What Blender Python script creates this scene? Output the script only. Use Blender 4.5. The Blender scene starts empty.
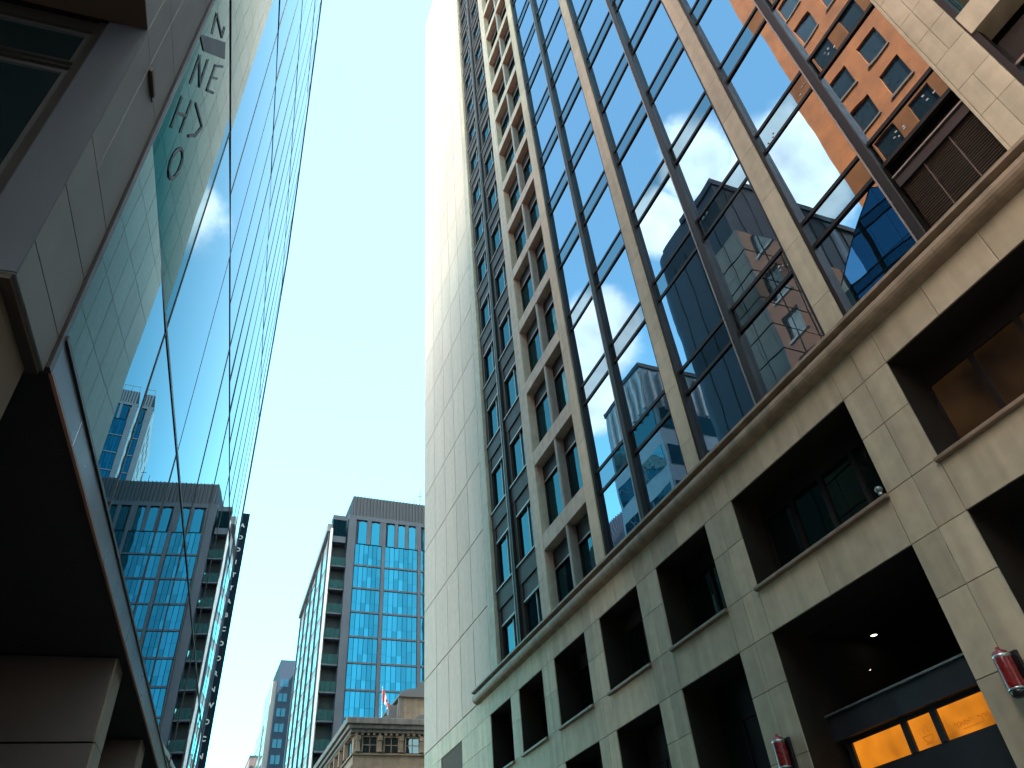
import bpy, bmesh, math, random
from mathutils import Vector, Matrix
random.seed(7)
R_ = math.radians
sc = bpy.context.scene
col = sc.collection

# ------------------------------------------------------------------ camera
cd = bpy.data.cameras.new('camera')
cam = bpy.data.objects.new('camera', cd)
col.objects.link(cam)
cd.sensor_width = 36.0
cd.lens = 25.6
cd.clip_start = 0.05
cd.clip_end = 3000
M = Matrix(((0.92858833, -0.18142716, -0.32374048, 0.0),
            (-0.36344941, -0.62094074, -0.69450495, 0.0),
            (-0.0750216, 0.76257248, -0.64253792, 1.6),
            (0, 0, 0, 1)))
cam.matrix_world = M
sc.camera = cam

# ------------------------------------------------------------------ world, sun, exposure
SUN_EL, SUN_AZ = 42.0, 150.0
w = bpy.data.worlds.new('World')
sc.world = w
w.use_nodes = True
nt = w.node_tree
nt.nodes.clear()
N = nt.nodes.new
L = nt.links.new
sky = N('ShaderNodeTexSky')
sky.sky_type = 'NISHITA'
sky.sun_disc = False
sky.sun_elevation = R_(SUN_EL)
sky.sun_rotation = R_(SUN_AZ)
sky.air_density = 1.0
sky.dust_density = 0.7
sky.ozone_density = 1.0
tc = N('ShaderNodeTexCoord')
noi = N('ShaderNodeTexNoise')
noi.inputs['Scale'].default_value = 7.0
noi.inputs['Detail'].default_value = 9.0
noi.inputs['Roughness'].default_value = 0.58
L(tc.outputs['Generated'], noi.inputs['Vector'])
noi2 = N('ShaderNodeTexNoise')
noi2.inputs['Scale'].default_value = 16.0
noi2.inputs['Detail'].default_value = 6.0
L(tc.outputs['Generated'], noi2.inputs['Vector'])
SMALL = [((-0.462, 0.385, 0.797), 0.05), ((-0.445, 0.46, 0.765), 0.045), ((-0.43, 0.595, 0.68), 0.065),
         ((-0.435, 0.66, 0.61), 0.05), ((-0.56, 0.345, 0.757), 0.085), ((0.238, 0.597, 0.766), 0.09, 0.36), ((0.36, 0.50, 0.78), 0.08)]
FILL_BANKS = [((-0.93, -0.15, 0.30), 0.30), ((-0.80, -0.45, 0.40), 0.36), ((-0.62, -0.3, 0.72), 0.26),
         ((0.15, -0.25, 0.95), 0.24), ((0.6, -0.1, 0.78), 0.3)]  # added out-of-view cloud banks that brighten and warm the fill light
def cloud_mask(lst):
    prev = None
    for c, r, *pk in lst:
        v = Vector(c).normalized()
        ds = N('ShaderNodeVectorMath'); ds.operation = 'DISTANCE'
        L(tc.outputs['Generated'], ds.inputs[0]); ds.inputs[1].default_value = v
        mr = N('ShaderNodeMapRange')
        L(ds.outputs['Value'], mr.inputs['Value'])
        mr.inputs['From Min'].default_value = r * 1.9; mr.inputs['From Max'].default_value = 0.0
        mr.inputs['To Min'].default_value = -0.42; mr.inputs['To Max'].default_value = pk[0] if pk else 0.62
        mr.clamp = True
        if prev is None:
            prev = mr.outputs[0]
        else:
            mx = N('ShaderNodeMath'); mx.operation = 'MAXIMUM'
            L(prev, mx.inputs[0]); L(mr.outputs[0], mx.inputs[1]); prev = mx.outputs[0]
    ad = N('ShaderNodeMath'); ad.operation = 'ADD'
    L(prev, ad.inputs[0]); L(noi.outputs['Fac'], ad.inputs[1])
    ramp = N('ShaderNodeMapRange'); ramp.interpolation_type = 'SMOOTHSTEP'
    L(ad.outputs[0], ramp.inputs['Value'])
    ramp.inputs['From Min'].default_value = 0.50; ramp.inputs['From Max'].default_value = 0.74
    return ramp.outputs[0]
shade = N('ShaderNodeMapRange')
L(noi2.outputs['Fac'], shade.inputs['Value'])
shade.inputs['From Min'].default_value = 0.3; shade.inputs['From Max'].default_value = 0.7
shade.inputs['To Min'].default_value = 2.0; shade.inputs['To Max'].default_value = 3.4
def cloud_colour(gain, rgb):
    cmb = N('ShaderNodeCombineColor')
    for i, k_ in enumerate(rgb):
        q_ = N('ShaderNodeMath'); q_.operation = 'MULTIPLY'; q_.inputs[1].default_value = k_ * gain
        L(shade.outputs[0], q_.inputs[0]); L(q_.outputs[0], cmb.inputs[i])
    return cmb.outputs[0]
mixb = N('ShaderNodeMix'); mixb.data_type = 'RGBA'
mixc = N('ShaderNodeMix'); mixc.data_type = 'RGBA'
sepc = N('ShaderNodeSeparateColor'); L(sky.outputs[0], sepc.inputs[0])
soft = N('ShaderNodeCombineColor')
def mnode(op, a, b):
    q = N('ShaderNodeMath'); q.operation = op
    for i_, v_ in enumerate((a, b)):
        if isinstance(v_, float): q.inputs[i_].default_value = v_
        else: L(v_, q.inputs[i_])
    return q.outputs[0]
rr_ = sepc.outputs[0]                                  # soft knee in the red so that the pale sky stays cyan
lowr = mnode('MINIMUM', rr_, 0.36)
midr = mnode('MULTIPLY', mnode('MINIMUM', mnode('MAXIMUM', mnode('SUBTRACT', rr_, 0.36), 0.0), 2.8), 0.085)
higr = mnode('MAXIMUM', mnode('SUBTRACT', rr_, 3.15), 0.0)
L(mnode('ADD', mnode('ADD', lowr, midr), higr), soft.inputs[0])
L(mnode('MULTIPLY', sepc.outputs[1], 0.62), soft.inputs[1]); L(mnode('MULTIPLY', sepc.outputs[2], 0.47), soft.inputs[2])
L(cloud_mask(FILL_BANKS), mixb.inputs['Factor']); L(soft.outputs[0], mixb.inputs['A']); L(cloud_colour(2.8, (1.0, 0.94, 0.90)), mixb.inputs['B'])
L(cloud_mask(SMALL), mixc.inputs['Factor']); L(mixb.outputs['Result'], mixc.inputs['A']); L(cloud_colour(0.62, (1.0, 0.97, 0.94)), mixc.inputs['B'])
bg = N('ShaderNodeBackground')
bg.inputs['Strength'].default_value = 0.15
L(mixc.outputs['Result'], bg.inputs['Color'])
wo = N('ShaderNodeOutputWorld')
L(bg.outputs[0], wo.inputs['Surface'])

sd = bpy.data.lights.new('sun', 'SUN')
sd.energy = 2.4
sd.angle = R_(0.5)
sd.color = (1.0, 0.93, 0.82)
so = bpy.data.objects.new('sun', sd)
col.objects.link(so)
ce, se = math.cos(R_(SUN_EL)), math.sin(R_(SUN_EL))
sdir = Vector((ce * math.sin(R_(SUN_AZ)), ce * math.cos(R_(SUN_AZ)), se))
so.rotation_euler = (-sdir).to_track_quat('-Z', 'Y').to_euler()
so.location = (60, -90, 120)

vs = sc.view_settings
vs.view_transform = 'Standard'
vs.look = 'None'
vs.gamma = 1.0
vs.use_curve_mapping = False
vs.exposure = 3.62
sc.cycles.max_bounces = 8
sc.cycles.glossy_bounces = 5
sc.cycles.diffuse_bounces = 3

# ------------------------------------------------------------------ materials
def new_mat(name):
    m = bpy.data.materials.new(name)
    m.use_nodes = True
    return m, m.node_tree, m.node_tree.nodes['Principled BSDF']

def stone(name, c, var=0.10, mott=0.12, streak=0.12, rough=0.55, scale=3.0, bump=0.15, spec=0.5):
    m, t, p = new_mat(name)
    n = t.nodes.new; l = t.links.new
    geo = n('ShaderNodeNewGeometry')
    tco = n('ShaderNodeTexCoord')
    a = n('ShaderNodeTexNoise'); a.inputs['Scale'].default_value = scale; a.inputs['Detail'].default_value = 8
    l(tco.outputs['Object'], a.inputs['Vector'])
    mp = n('ShaderNodeMapping'); mp.inputs['Scale'].default_value = (2.6, 2.6, 0.12)
    l(tco.outputs['Object'], mp.inputs['Vector'])
    b = n('ShaderNodeTexNoise'); b.inputs['Scale'].default_value = 1.3; b.inputs['Detail'].default_value = 6
    l(mp.outputs[0], b.inputs['Vector'])
    g = n('ShaderNodeTexNoise'); g.inputs['Scale'].default_value = 90; g.inputs['Detail'].default_value = 3
    l(tco.outputs['Object'], g.inputs['Vector'])
    def rng(src, lo, hi, f0=0.0, f1=1.0):
        r = n('ShaderNodeMapRange'); l(src, r.inputs['Value'])
        r.inputs['From Min'].default_value = f0; r.inputs['From Max'].default_value = f1
        r.inputs['To Min'].default_value = lo; r.inputs['To Max'].default_value = hi
        return r.outputs[0]
    def mul(x, y):
        k = n('ShaderNodeMath'); k.operation = 'MULTIPLY'; l(x, k.inputs[0]); l(y, k.inputs[1]); return k.outputs[0]
    f = mul(rng(geo.outputs['Random Per Island'], 1 - var, 1 + var), rng(a.outputs['Fac'], 1 - mott, 1 + mott, 0.3, 0.7))
    f = mul(f, rng(b.outputs['Fac'], 1 - streak, 1 + streak * 0.5, 0.35, 0.65))
    f = mul(f, rng(g.outputs['Fac'], 0.93, 1.07, 0.3, 0.7))
    vm = n('ShaderNodeVectorMath'); vm.operation = 'SCALE'
    vm.inputs[0].default_value = c
    l(f, vm.inputs['Scale'])
    l(vm.outputs[0], p.inputs['Base Color'])
    p.inputs['Roughness'].default_value = rough
    p.inputs['Specular IOR Level'].default_value = spec
    bp = n('ShaderNodeBump'); bp.inputs['Strength'].default_value = bump; bp.inputs['Distance'].default_value = 0.01
    l(g.outputs['Fac'], bp.inputs['Height']); l(bp.outputs[0], p.inputs['Normal'])
    return m

def plain(name, c, rough=0.5, metal=0.0, spec=0.5, var=0.12, scale=2.5):
    m, t, p = new_mat(name)
    n = t.nodes.new; l = t.links.new
    tco = n('ShaderNodeTexCoord')
    a = n('ShaderNodeTexNoise'); a.inputs['Scale'].default_value = scale; a.inputs['Detail'].default_value = 7
    l(tco.outputs['Object'], a.inputs['Vector'])
    r = n('ShaderNodeMapRange'); l(a.outputs['Fac'], r.inputs['Value'])
    r.inputs['From Min'].default_value = 0.3; r.inputs['From Max'].default_value = 0.7
    r.inputs['To Min'].default_value = 1 - var; r.inputs['To Max'].default_value = 1 + var
    vm = n('ShaderNodeVectorMath'); vm.operation = 'SCALE'; vm.inputs[0].default_value = c
    l(r.outputs[0], vm.inputs['Scale']); l(vm.outputs[0], p.inputs['Base Color'])
    rr = n('ShaderNodeMapRange'); l(a.outputs['Fac'], rr.inputs['Value'])
    rr.inputs['To Min'].default_value = max(0.02, rough - 0.1); rr.inputs['To Max'].default_value = min(1, rough + 0.1)
    l(rr.outputs[0], p.inputs['Roughness'])
    p.inputs['Metallic'].default_value = metal
    p.inputs['Specular IOR Level'].default_value = spec
    return m

def glass(name, tint, inner, f0=0.5, rough=0.0, wave=0.004, wscale=0.7, var=0.0, lo=0.0):
    """coated window glass: a mirror coat over a dark room"""
    m = bpy.data.materials.new(name); m.use_nodes = True
    t = m.node_tree; t.nodes.clear()
    n = t.nodes.new; l = t.links.new
    out = n('ShaderNodeOutputMaterial')
    gl = n('ShaderNodeBsdfGlossy'); gl.inputs['Color'].default_value = (*tint, 1); gl.inputs['Roughness'].default_value = rough
    df = n('ShaderNodeBsdfDiffuse'); df.inputs['Color'].default_value = (*inner, 1)
    fr = n('ShaderNodeFresnel'); fr.inputs['IOR'].default_value = 1.5
    mr = n('ShaderNodeMapRange'); l(fr.outputs[0], mr.inputs['Value'])
    mr.inputs['From Min'].default_value = 0.04; mr.inputs['From Max'].default_value = 0.9
    mr.inputs['To Min'].default_value = f0; mr.inputs['To Max'].default_value = 1.0
    mx = n('ShaderNodeMixShader')
    l(mr.outputs[0], mx.inputs[0]); l(df.outputs[0], mx.inputs[1]); l(gl.outputs[0], mx.inputs[2])
    tco = n('ShaderNodeTexCoord')
    a = n('ShaderNodeTexNoise'); a.inputs['Scale'].default_value = wscale; a.inputs['Detail'].default_value = 1.5
    l(tco.outputs['Object'], a.inputs['Vector'])
    bp = n('ShaderNodeBump'); bp.inputs['Strength'].default_value = 1.0; bp.inputs['Distance'].default_value = wave
    l(a.outputs['Fac'], bp.inputs['Height'])
    l(bp.outputs[0], gl.inputs['Normal'])
    gz = n('ShaderNodeMapRange'); l(fr.outputs[0], gz.inputs['Value'])
    gz.inputs['From Min'].default_value = 0.33; gz.inputs['From Max'].default_value = 0.85
    cm = n('ShaderNodeMix'); cm.data_type = 'RGBA'
    l(gz.outputs[0], cm.inputs['Factor'])
    cm.inputs['A'].default_value = (*tint, 1); cm.inputs['B'].default_value = (0.93, 0.97, 1.0, 1)
    if var:
        geo = n('ShaderNodeNewGeometry')
        vr = n('ShaderNodeMapRange'); l(geo.outputs['Random Per Island'], vr.inputs['Value'])
        vr.inputs['To Min'].default_value = 1 - var; vr.inputs['To Max'].default_value = 1 + var
        sv = n('ShaderNodeVectorMath'); sv.operation = 'SCALE'; sv.inputs[0].default_value = tint
        l(vr.outputs[0], sv.inputs['Scale']); l(sv.outputs[0], cm.inputs['A'])
    l(cm.outputs['Result'], gl.inputs['Color'])
    l(mx.outputs[0], out.inputs['Surface'])
    return m

def emit(name, c, strength, var=0.25, scale=1.5, base=0.3):
    m, t, p = new_mat(name)
    n = t.nodes.new; l = t.links.new
    tco = n('ShaderNodeTexCoord')
    a = n('ShaderNodeTexNoise'); a.inputs['Scale'].default_value = scale; a.inputs['Detail'].default_value = 3
    l(tco.outputs['Object'], a.inputs['Vector'])
    r = n('ShaderNodeMapRange'); l(a.outputs['Fac'], r.inputs['Value'])
    r.inputs['From Min'].default_value = 0.3; r.inputs['From Max'].default_value = 0.7
    r.inputs['To Min'].default_value = strength * (1 - var); r.inputs['To Max'].default_value = strength * (1 + var)
    l(r.outputs[0], p.inputs['Emission Strength'])
    p.inputs['Emission Color'].default_value = (*c, 1)
    p.inputs['Base Color'].default_value = (c[0] * base, c[1] * base, c[2] * base, 1)
    p.inputs['Roughness'].default_value = 0.3
    return m

def brick(name, c1, c2, mortar, scale=1.0):
    m, t, p = new_mat(name)
    n = t.nodes.new; l = t.links.new
    tco = n('ShaderNodeTexCoord')
    sx = n('ShaderNodeSeparateXYZ'); l(tco.outputs['Object'], sx.inputs[0])
    s = n('ShaderNodeMath'); s.operation = 'ADD'; l(sx.outputs[0], s.inputs[0]); l(sx.outputs[1], s.inputs[1])
    cx = n('ShaderNodeCombineXYZ'); l(s.outputs[0], cx.inputs[0]); l(sx.outputs[2], cx.inputs[1])
    b = n('ShaderNodeTexBrick'); b.inputs['Scale'].default_value = scale
    b.inputs['Color1'].default_value = (*c1, 1); b.inputs['Color2'].default_value = (*c2, 1); b.inputs['Mortar'].default_value = (*mortar, 1)
    b.inputs['Mortar Size'].default_value = 0.012; b.inputs['Brick Width'].default_value = 0.24; b.inputs['Row Height'].default_value = 0.08
    l(cx.outputs[0], b.inputs['Vector'])
    a = n('ShaderNodeTexNoise'); a.inputs['Scale'].default_value = 0.6; a.inputs['Detail'].default_value = 8
    l(tco.outputs['Object'], a.inputs['Vector'])
    r = n('ShaderNodeMapRange'); l(a.outputs['Fac'], r.inputs['Value'])
    r.inputs['From Min'].default_value = 0.3; r.inputs['From Max'].default_value = 0.7
    r.inputs['To Min'].default_value = 0.75; r.inputs['To Max'].default_value = 1.2
    vm = n('ShaderNodeVectorMath'); vm.operation = 'SCALE'
    l(b.outputs['Color'], vm.inputs[0]); l(r.outputs[0], vm.inputs['Scale'])
    l(vm.outputs[0], p.inputs['Base Color'])
    p.inputs['Roughness'].default_value = 0.85
    return m

MT = {}
MT['stone'] = stone('pale stone tiles', (0.45, 0.355, 0.245), var=0.13, streak=0.14, mott=0.09, rough=0.55, spec=0.25)
MT['tower_stone'] = stone('tower stone panels', (0.5394, 0.4176, 0.348), var=0.06, streak=0.05, mott=0.06, rough=0.55, spec=0.1)
MT['mortar'] = plain('dark joint', (0.07, 0.06, 0.05), 0.9)
MT['reveal'] = stone('shaded stone reveal', (0.0213, 0.016, 0.0112), var=0.0, rough=0.6, spec=0.2)  # tile stone with the recess shade put into its colour
MT['cornice'] = stone('cornice stone', (0.27, 0.19, 0.125), var=0.0, streak=0.25, rough=0.5, spec=0.3)
MT['sill'] = stone('sill stone', (0.22, 0.14, 0.09), var=0.0, streak=0.2, rough=0.5)
MT['bronze'] = plain('dark bronze', (0.0154, 0.0101, 0.0089), 0.5, 0.0, spec=0.2)
MT['bronze_panel'] = plain('bronze spandrel panel', (0.0313, 0.0218, 0.019), 0.55, 0.0, spec=0.2)
MT['nose'] = plain('mullion nose aluminium', (0.26, 0.22, 0.20), 0.4, 0.6)
MT['rcurtain'] = glass('curtain wall glass', (0.3191, 0.4604, 0.5958), (0.004, 0.008, 0.012), f0=0.72, wave=0.0018, wscale=0.6)
MT['rspandrel'] = glass('spandrel glass', (0.2278, 0.3527, 0.448), (0.006, 0.010, 0.014), f0=0.5, wave=0.0015)
MT['rwin'] = glass('punched window glass', (0.1376, 0.3536, 0.4181), (0.004, 0.007, 0.009), f0=0.18, wave=0.004, wscale=1.2)
MT['podglass'] = glass('podium window glass', (0.3, 0.5, 0.45), (0.003, 0.006, 0.0055), f0=0.07, wave=0.003)
MT['dark'] = plain('recess shade and joint black', (0.0035, 0.0035, 0.0035), 0.9)  # near-black colour stands in for shade in recesses and under the overhang
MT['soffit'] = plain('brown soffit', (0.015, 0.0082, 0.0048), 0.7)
MT['louvre'] = plain('brown louvre slats', (0.085, 0.048, 0.030), 0.6, var=0.35, scale=9)
MT['amber'] = emit('amber lit panel', (1.0, 0.31, 0.018), 0.048, var=0.6, scale=1.1)
MT['amber_mark'] = emit('amber panel lettering', (0.75, 0.2, 0.015), 0.027, var=0.05)
MT['warmroom'] = emit('warm lit room', (0.42, 0.20, 0.06), 0.0035, var=0.8, scale=0.9, base=0.02)
MT['shopmetal'] = plain('shopfront metal', (0.0408, 0.0442, 0.051), 0.4, 0.4)
MT['lglass'] = glass('left facade glass', (0.1656, 0.3087, 0.3898), (0.004, 0.010, 0.013), f0=0.66, wave=0.0016, wscale=0.5)
MT['lmull'] = plain('dark mullion', (0.018, 0.014, 0.016), 0.4, 0.3)
MT['fascia'] = plain('blue grey metal fascia', (0.0592, 0.0917, 0.142), 0.3, 0.75, var=0.03)
MT['copper'] = plain('reddish drip edge', (0.25, 0.13, 0.10), 0.5)
MT['lconc'] = stone('grey concrete panel', (0.08, 0.098, 0.112), var=0.04, streak=0.08, rough=0.6, scale=2.0)
MT['ljamb'] = plain('shaded grey jamb', (0.019, 0.026, 0.042), 0.55, 0.0, var=0.05)  # shade on the pier's end face is put into this colour
MT['lowwall'] = stone('lower concrete', (0.0621, 0.0562, 0.0444), var=0.0, streak=0.05, rough=0.7)
MT['fin'] = stone('shaded column stone', (0.0209, 0.0174, 0.0218), var=0.0, streak=0.06, rough=0.5)  # shade below the glass volume is put into this stone colour
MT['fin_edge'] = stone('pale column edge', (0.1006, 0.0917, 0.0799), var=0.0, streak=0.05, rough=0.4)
MT['letter'] = plain('mirrored lettering', (0.010, 0.026, 0.034), 0.5)
MT['cgrey'] = stone('grey tower concrete', (0.045, 0.054, 0.072), var=0.0, streak=0.05, rough=0.7, spec=0.2, scale=0.5)
MT['cnavy'] = plain('navy louvre panel', (0.008, 0.011, 0.024), 0.5)
MT['crib'] = plain('pale louvre rib', (0.02, 0.024, 0.04), 0.6)
MT['cglass'] = glass('central tower glass', (0.0087, 0.0663, 0.112), (0.008, 0.03, 0.05), f0=0.85, wave=0.004, wscale=0.35, var=0.28)
MT['cglass2'] = glass('pale side glass', (0.5299, 0.8736, 0.8081), (0.1, 0.12, 0.14), f0=0.6, wave=0.02, wscale=0.3)
MT['cdark'] = plain('dark recess', (0.006, 0.012, 0.018), 0.7)
MT['cbal'] = glass('balcony glass', (0.1877, 0.4862, 0.463), (0.02, 0.05, 0.06), f0=0.45, wave=0.01)
MT['white'] = plain('white metal', (0.4896, 0.5032, 0.5168), 0.35)
MT['pinkgrey'] = plain('pale spandrel', (0.1156, 0.1054, 0.1122), 0.5)
MT['sand'] = stone('sandstone', (0.1292, 0.0986, 0.0714), var=0.0, mott=0.2, streak=0.2, rough=0.8, scale=1.5)
MT['sand_dark'] = stone('grimy cornice stone', (0.0884, 0.085, 0.0816), var=0.0, mott=0.15, streak=0.3, rough=0.8)
MT['hwin'] = glass('old window glass', (0.204, 0.272, 0.306), (0.012, 0.014, 0.016), f0=0.18, wave=0.01)
MT['slate'] = plain('slate roof', (0.05, 0.055, 0.065), 0.6)
MT['navyglass'] = glass('navy tower glass', (0.0313, 0.0972, 0.1344), (0.01, 0.02, 0.04), f0=0.3, wave=0.01)
MT['signnavy'] = plain('navy sign face', (0.0095, 0.019, 0.034), 0.8, spec=0.1)
MT['signletter'] = plain('white sign letter', (0.704, 0.704, 0.704), 0.5)
MT['brick'] = brick('orange brick', (0.45, 0.100, 0.012), (0.36, 0.074, 0.010), (0.31, 0.10, 0.025))
MT['darkblue'] = plain('dark blue cladding', (0.0204, 0.0374, 0.0578), 0.5, 0.2, var=0.08, scale=0.4)
MT['gridglass'] = glass('pale grid glass', (0.42, 0.48, 0.5), (0.10, 0.12, 0.13), f0=0.45, wave=0.006, wscale=0.5)
MT['lwin'] = glass('recess window glass', (0.1001, 0.3006, 0.3883), (0.006, 0.01, 0.013), f0=0.35, wave=0.004)
MT['tealglass'] = glass('teal coated glass', (0.0313, 0.1503, 0.2016), (0.004, 0.012, 0.015), f0=0.62, wave=0.0022, wscale=0.5)
MT['stack_stone'] = stone('window stack stone', (0.435, 0.348, 0.2697), var=0.06, streak=0.12, rough=0.55, spec=0.2)
MT['mullstone'] = stone('grey mullion stone', (0.26, 0.22, 0.19), var=0.0, rough=0.5, spec=0.3)
MT['blackbronze'] = plain('black bronze', (0.010, 0.007, 0.006), 0.5, 0.0, spec=0.2)
MT['brickstone'] = stone('brick window stone', (0.2, 0.11, 0.07), var=0.0)
MT['farbrick'] = plain('far red brick', (0.22, 0.12, 0.12), 0.8)
MT['bwin'] = plain('dark window', (0.012, 0.018, 0.022), 0.3)  # even dark pane colour
MT['fintower'] = plain('pale blue fins', (0.24, 0.34, 0.42), 0.5)
MT['finglass'] = glass('pale blue glass', (0.1877, 0.4862, 0.5226), (0.02, 0.05, 0.08), f0=0.5, wave=0.01)
MT['red'] = plain('red enamel', (0.189, 0.009, 0.009), 0.28, var=0.15, scale=12)
MT['black'] = plain('black plastic', (0.008, 0.008, 0.009), 0.4)
MT['steel'] = plain('steel band', (0.45, 0.45, 0.45), 0.35, 0.8)
MT['lamp'] = emit('lit lamp', (1.0, 0.85, 0.62), 0.8, var=0.05)
MT['asphalt'] = plain('asphalt', (0.05, 0.05, 0.052), 0.85, var=0.25, scale=1.2)
MT['paving'] = stone('concrete paving', (0.17, 0.16, 0.145), var=0.06, rough=0.8)
MT['kerb'] = stone('granite kerb', (0.30, 0.29, 0.28), var=0.05, rough=0.7)
MT['paint'] = plain('road paint', (0.7, 0.68, 0.6), 0.6, var=0.2)
MT['ground'] = plain('city ground', (0.12, 0.115, 0.11), 0.9, var=0.2, scale=0.05)
MT['brownbox'] = plain('rusty brown box', (0.022, 0.011, 0.005), 0.6)
def flag_mat():
    m, t, p = new_mat('flag cloth')
    n = t.nodes.new; l = t.links.new
    uv = n('ShaderNodeUVMap')
    s = n('ShaderNodeSeparateXYZ'); l(uv.outputs[0], s.inputs[0])
    a = n('ShaderNodeMath'); a.operation = 'SUBTRACT'; l(s.outputs[0], a.inputs[0]); a.inputs[1].default_value = 0.5
    b = n('ShaderNodeMath'); b.operation = 'ABSOLUTE'; l(a.outputs[0], b.inputs[0])
    g = n('ShaderNodeMath'); g.operation = 'GREATER_THAN'; l(b.outputs[0], g.inputs[0]); g.inputs[1].default_value = 0.25
    mx = n('ShaderNodeMix'); mx.data_type = 'RGBA'
    l(g.outputs[0], mx.inputs['Factor'])
    mx.inputs['A'].default_value = (0.75, 0.73, 0.72, 1); mx.inputs['B'].default_value = (0.45, 0.012, 0.02, 1)
    l(mx.outputs['Result'], p.inputs['Base Color'])
    p.inputs['Roughness'].default_value = 0.8
    return m
MT['flag'] = flag_mat()
MT['flagred'] = plain('flag red', (0.45, 0.012, 0.02), 0.8)

# ------------------------------------------------------------------ helpers
class MB:
    def __init__(self):
        self.v = []; self.f = []; self.mi = []
    def face(self, pts, mi=0):
        b = len(self.v)
        self.v += [tuple(p) for p in pts]
        self.f.append(tuple(range(b, b + len(pts)))); self.mi.append(mi)
    def box(self, x0, x1, y0, y1, z0, z1, mi=0):
        if x0 > x1: x0, x1 = x1, x0
        if y0 > y1: y0, y1 = y1, y0
        if z0 > z1: z0, z1 = z1, z0
        b = len(self.v)
        self.v += [(x0, y0, z0), (x1, y0, z0), (x1, y1, z0), (x0, y1, z0), (x0, y0, z1), (x1, y0, z1), (x1, y1, z1), (x0, y1, z1)]
        for q in ((0, 3, 2, 1), (4, 5, 6, 7), (0, 1, 5, 4), (1, 2, 6, 5), (2, 3, 7, 6), (3, 0, 4, 7)):
            self.f.append(tuple(b + i for i in q)); self.mi.append(mi)
    def prism(self, prof, a0, a1, axis='y', mi=0):
        """profile of 2D points extruded along an axis: axis y -> (x,z); x -> (y,z); z -> (x,y)"""
        def P(p, a):
            if axis == 'y': return (p[0], a, p[1])
            if axis == 'x': return (a, p[0], p[1])
            return (p[0], p[1], a)
        b = len(self.v); k = len(prof)
        self.v += [P(p, a0) for p in prof] + [P(p, a1) for p in prof]
        for i in range(k):
            j = (i + 1) % k
            self.f.append((b + i, b + j, b + k + j, b + k + i)); self.mi.append(mi)
        self.f.append(tuple(b + i for i in reversed(range(k)))); self.mi.append(mi)
        self.f.append(tuple(b + k + i for i in range(k))); self.mi.append(mi)
    def lathe(self, prof, cx, cy, seg=28, mi=0):
        b = len(self.v); k = len(prof)
        for i in range(seg):
            a = 2 * math.pi * i / seg
            for r, z in prof:
                self.v.append((cx + r * math.cos(a), cy + r * math.sin(a), z))
        for i in range(seg):
            i2 = (i + 1) % seg
            for j in range(k - 1):
                self.f.append((b + i * k + j, b + i2 * k + j, b + i2 * k + j + 1, b + i * k + j + 1)); self.mi.append(mi)
    def build(self, name, mats, parent=None, smooth=False, bevel=0.0):
        me = bpy.data.meshes.new(name)
        me.from_pydata(self.v, [], self.f)
        if not isinstance(mats, (list, tuple)): mats = [mats]
        for m in mats: me.materials.append(m)
        me.polygons.foreach_set('material_index', self.mi)
        bm = bmesh.new(); bm.from_mesh(me)
        bmesh.ops.recalc_face_normals(bm, faces=bm.faces)
        bm.to_mesh(me); bm.free()
        if smooth:
            me.polygons.foreach_set('use_smooth', [True] * len(me.polygons))
        o = bpy.data.objects.new(name, me)
        col.objects.link(o)
        if parent: o.parent = parent
        if bevel:
            bv = o.modifiers.new('bevel', 'BEVEL'); bv.width = bevel; bv.segments = 2; bv.limit_method = 'ANGLE'
        return o

def thing(name, label, cat, loc=(0, 0, 0), rz=0.0, group=None):
    o = bpy.data.objects.new(name, None)
    o.empty_display_size = 0.5
    col.objects.link(o)
    o.location = loc; o.rotation_euler = (0, 0, rz)
    o['label'] = label; o['category'] = cat
    if group: o['group'] = group
    return o

def tag(o, label, cat, group=None):
    o['label'] = label; o['category'] = cat
    if group: o['group'] = group
    return o

def struct(o):
    o['kind'] = 'structure'
    return o

def dup(o, parent, dz=0.0, dy=0.0, dx=0.0):
    """copy of a part and of its own children"""
    c = o.copy(); col.objects.link(c); c.parent = parent
    c.location = o.location + Vector((dx, dy, dz))
    for ch in list(o.children):
        if ch.name == c.name: continue
        d = ch.copy(); col.objects.link(d); d.parent = c
    return c

def frange(a, b, step):
    out = [a]; x = a
    while x + step < b - 1e-6:
        x += step; out.append(x)
    out.append(b); return out

def slabs(mb, ycuts, zcuts, hole, x0, x1, gap=0.006, mi=0):
    """facing slabs in the plane x, with open joints between them"""
    for i in range(len(ycuts) - 1):
        for j in range(len(zcuts) - 1):
            ya, yb, za, zb = ycuts[i], ycuts[i + 1], zcuts[j], zcuts[j + 1]
            if hole((ya + yb) / 2, (za + zb) / 2): continue
            mb.box(x0, x1, ya + gap, yb - gap, za + gap, zb - gap, mi)

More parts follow.
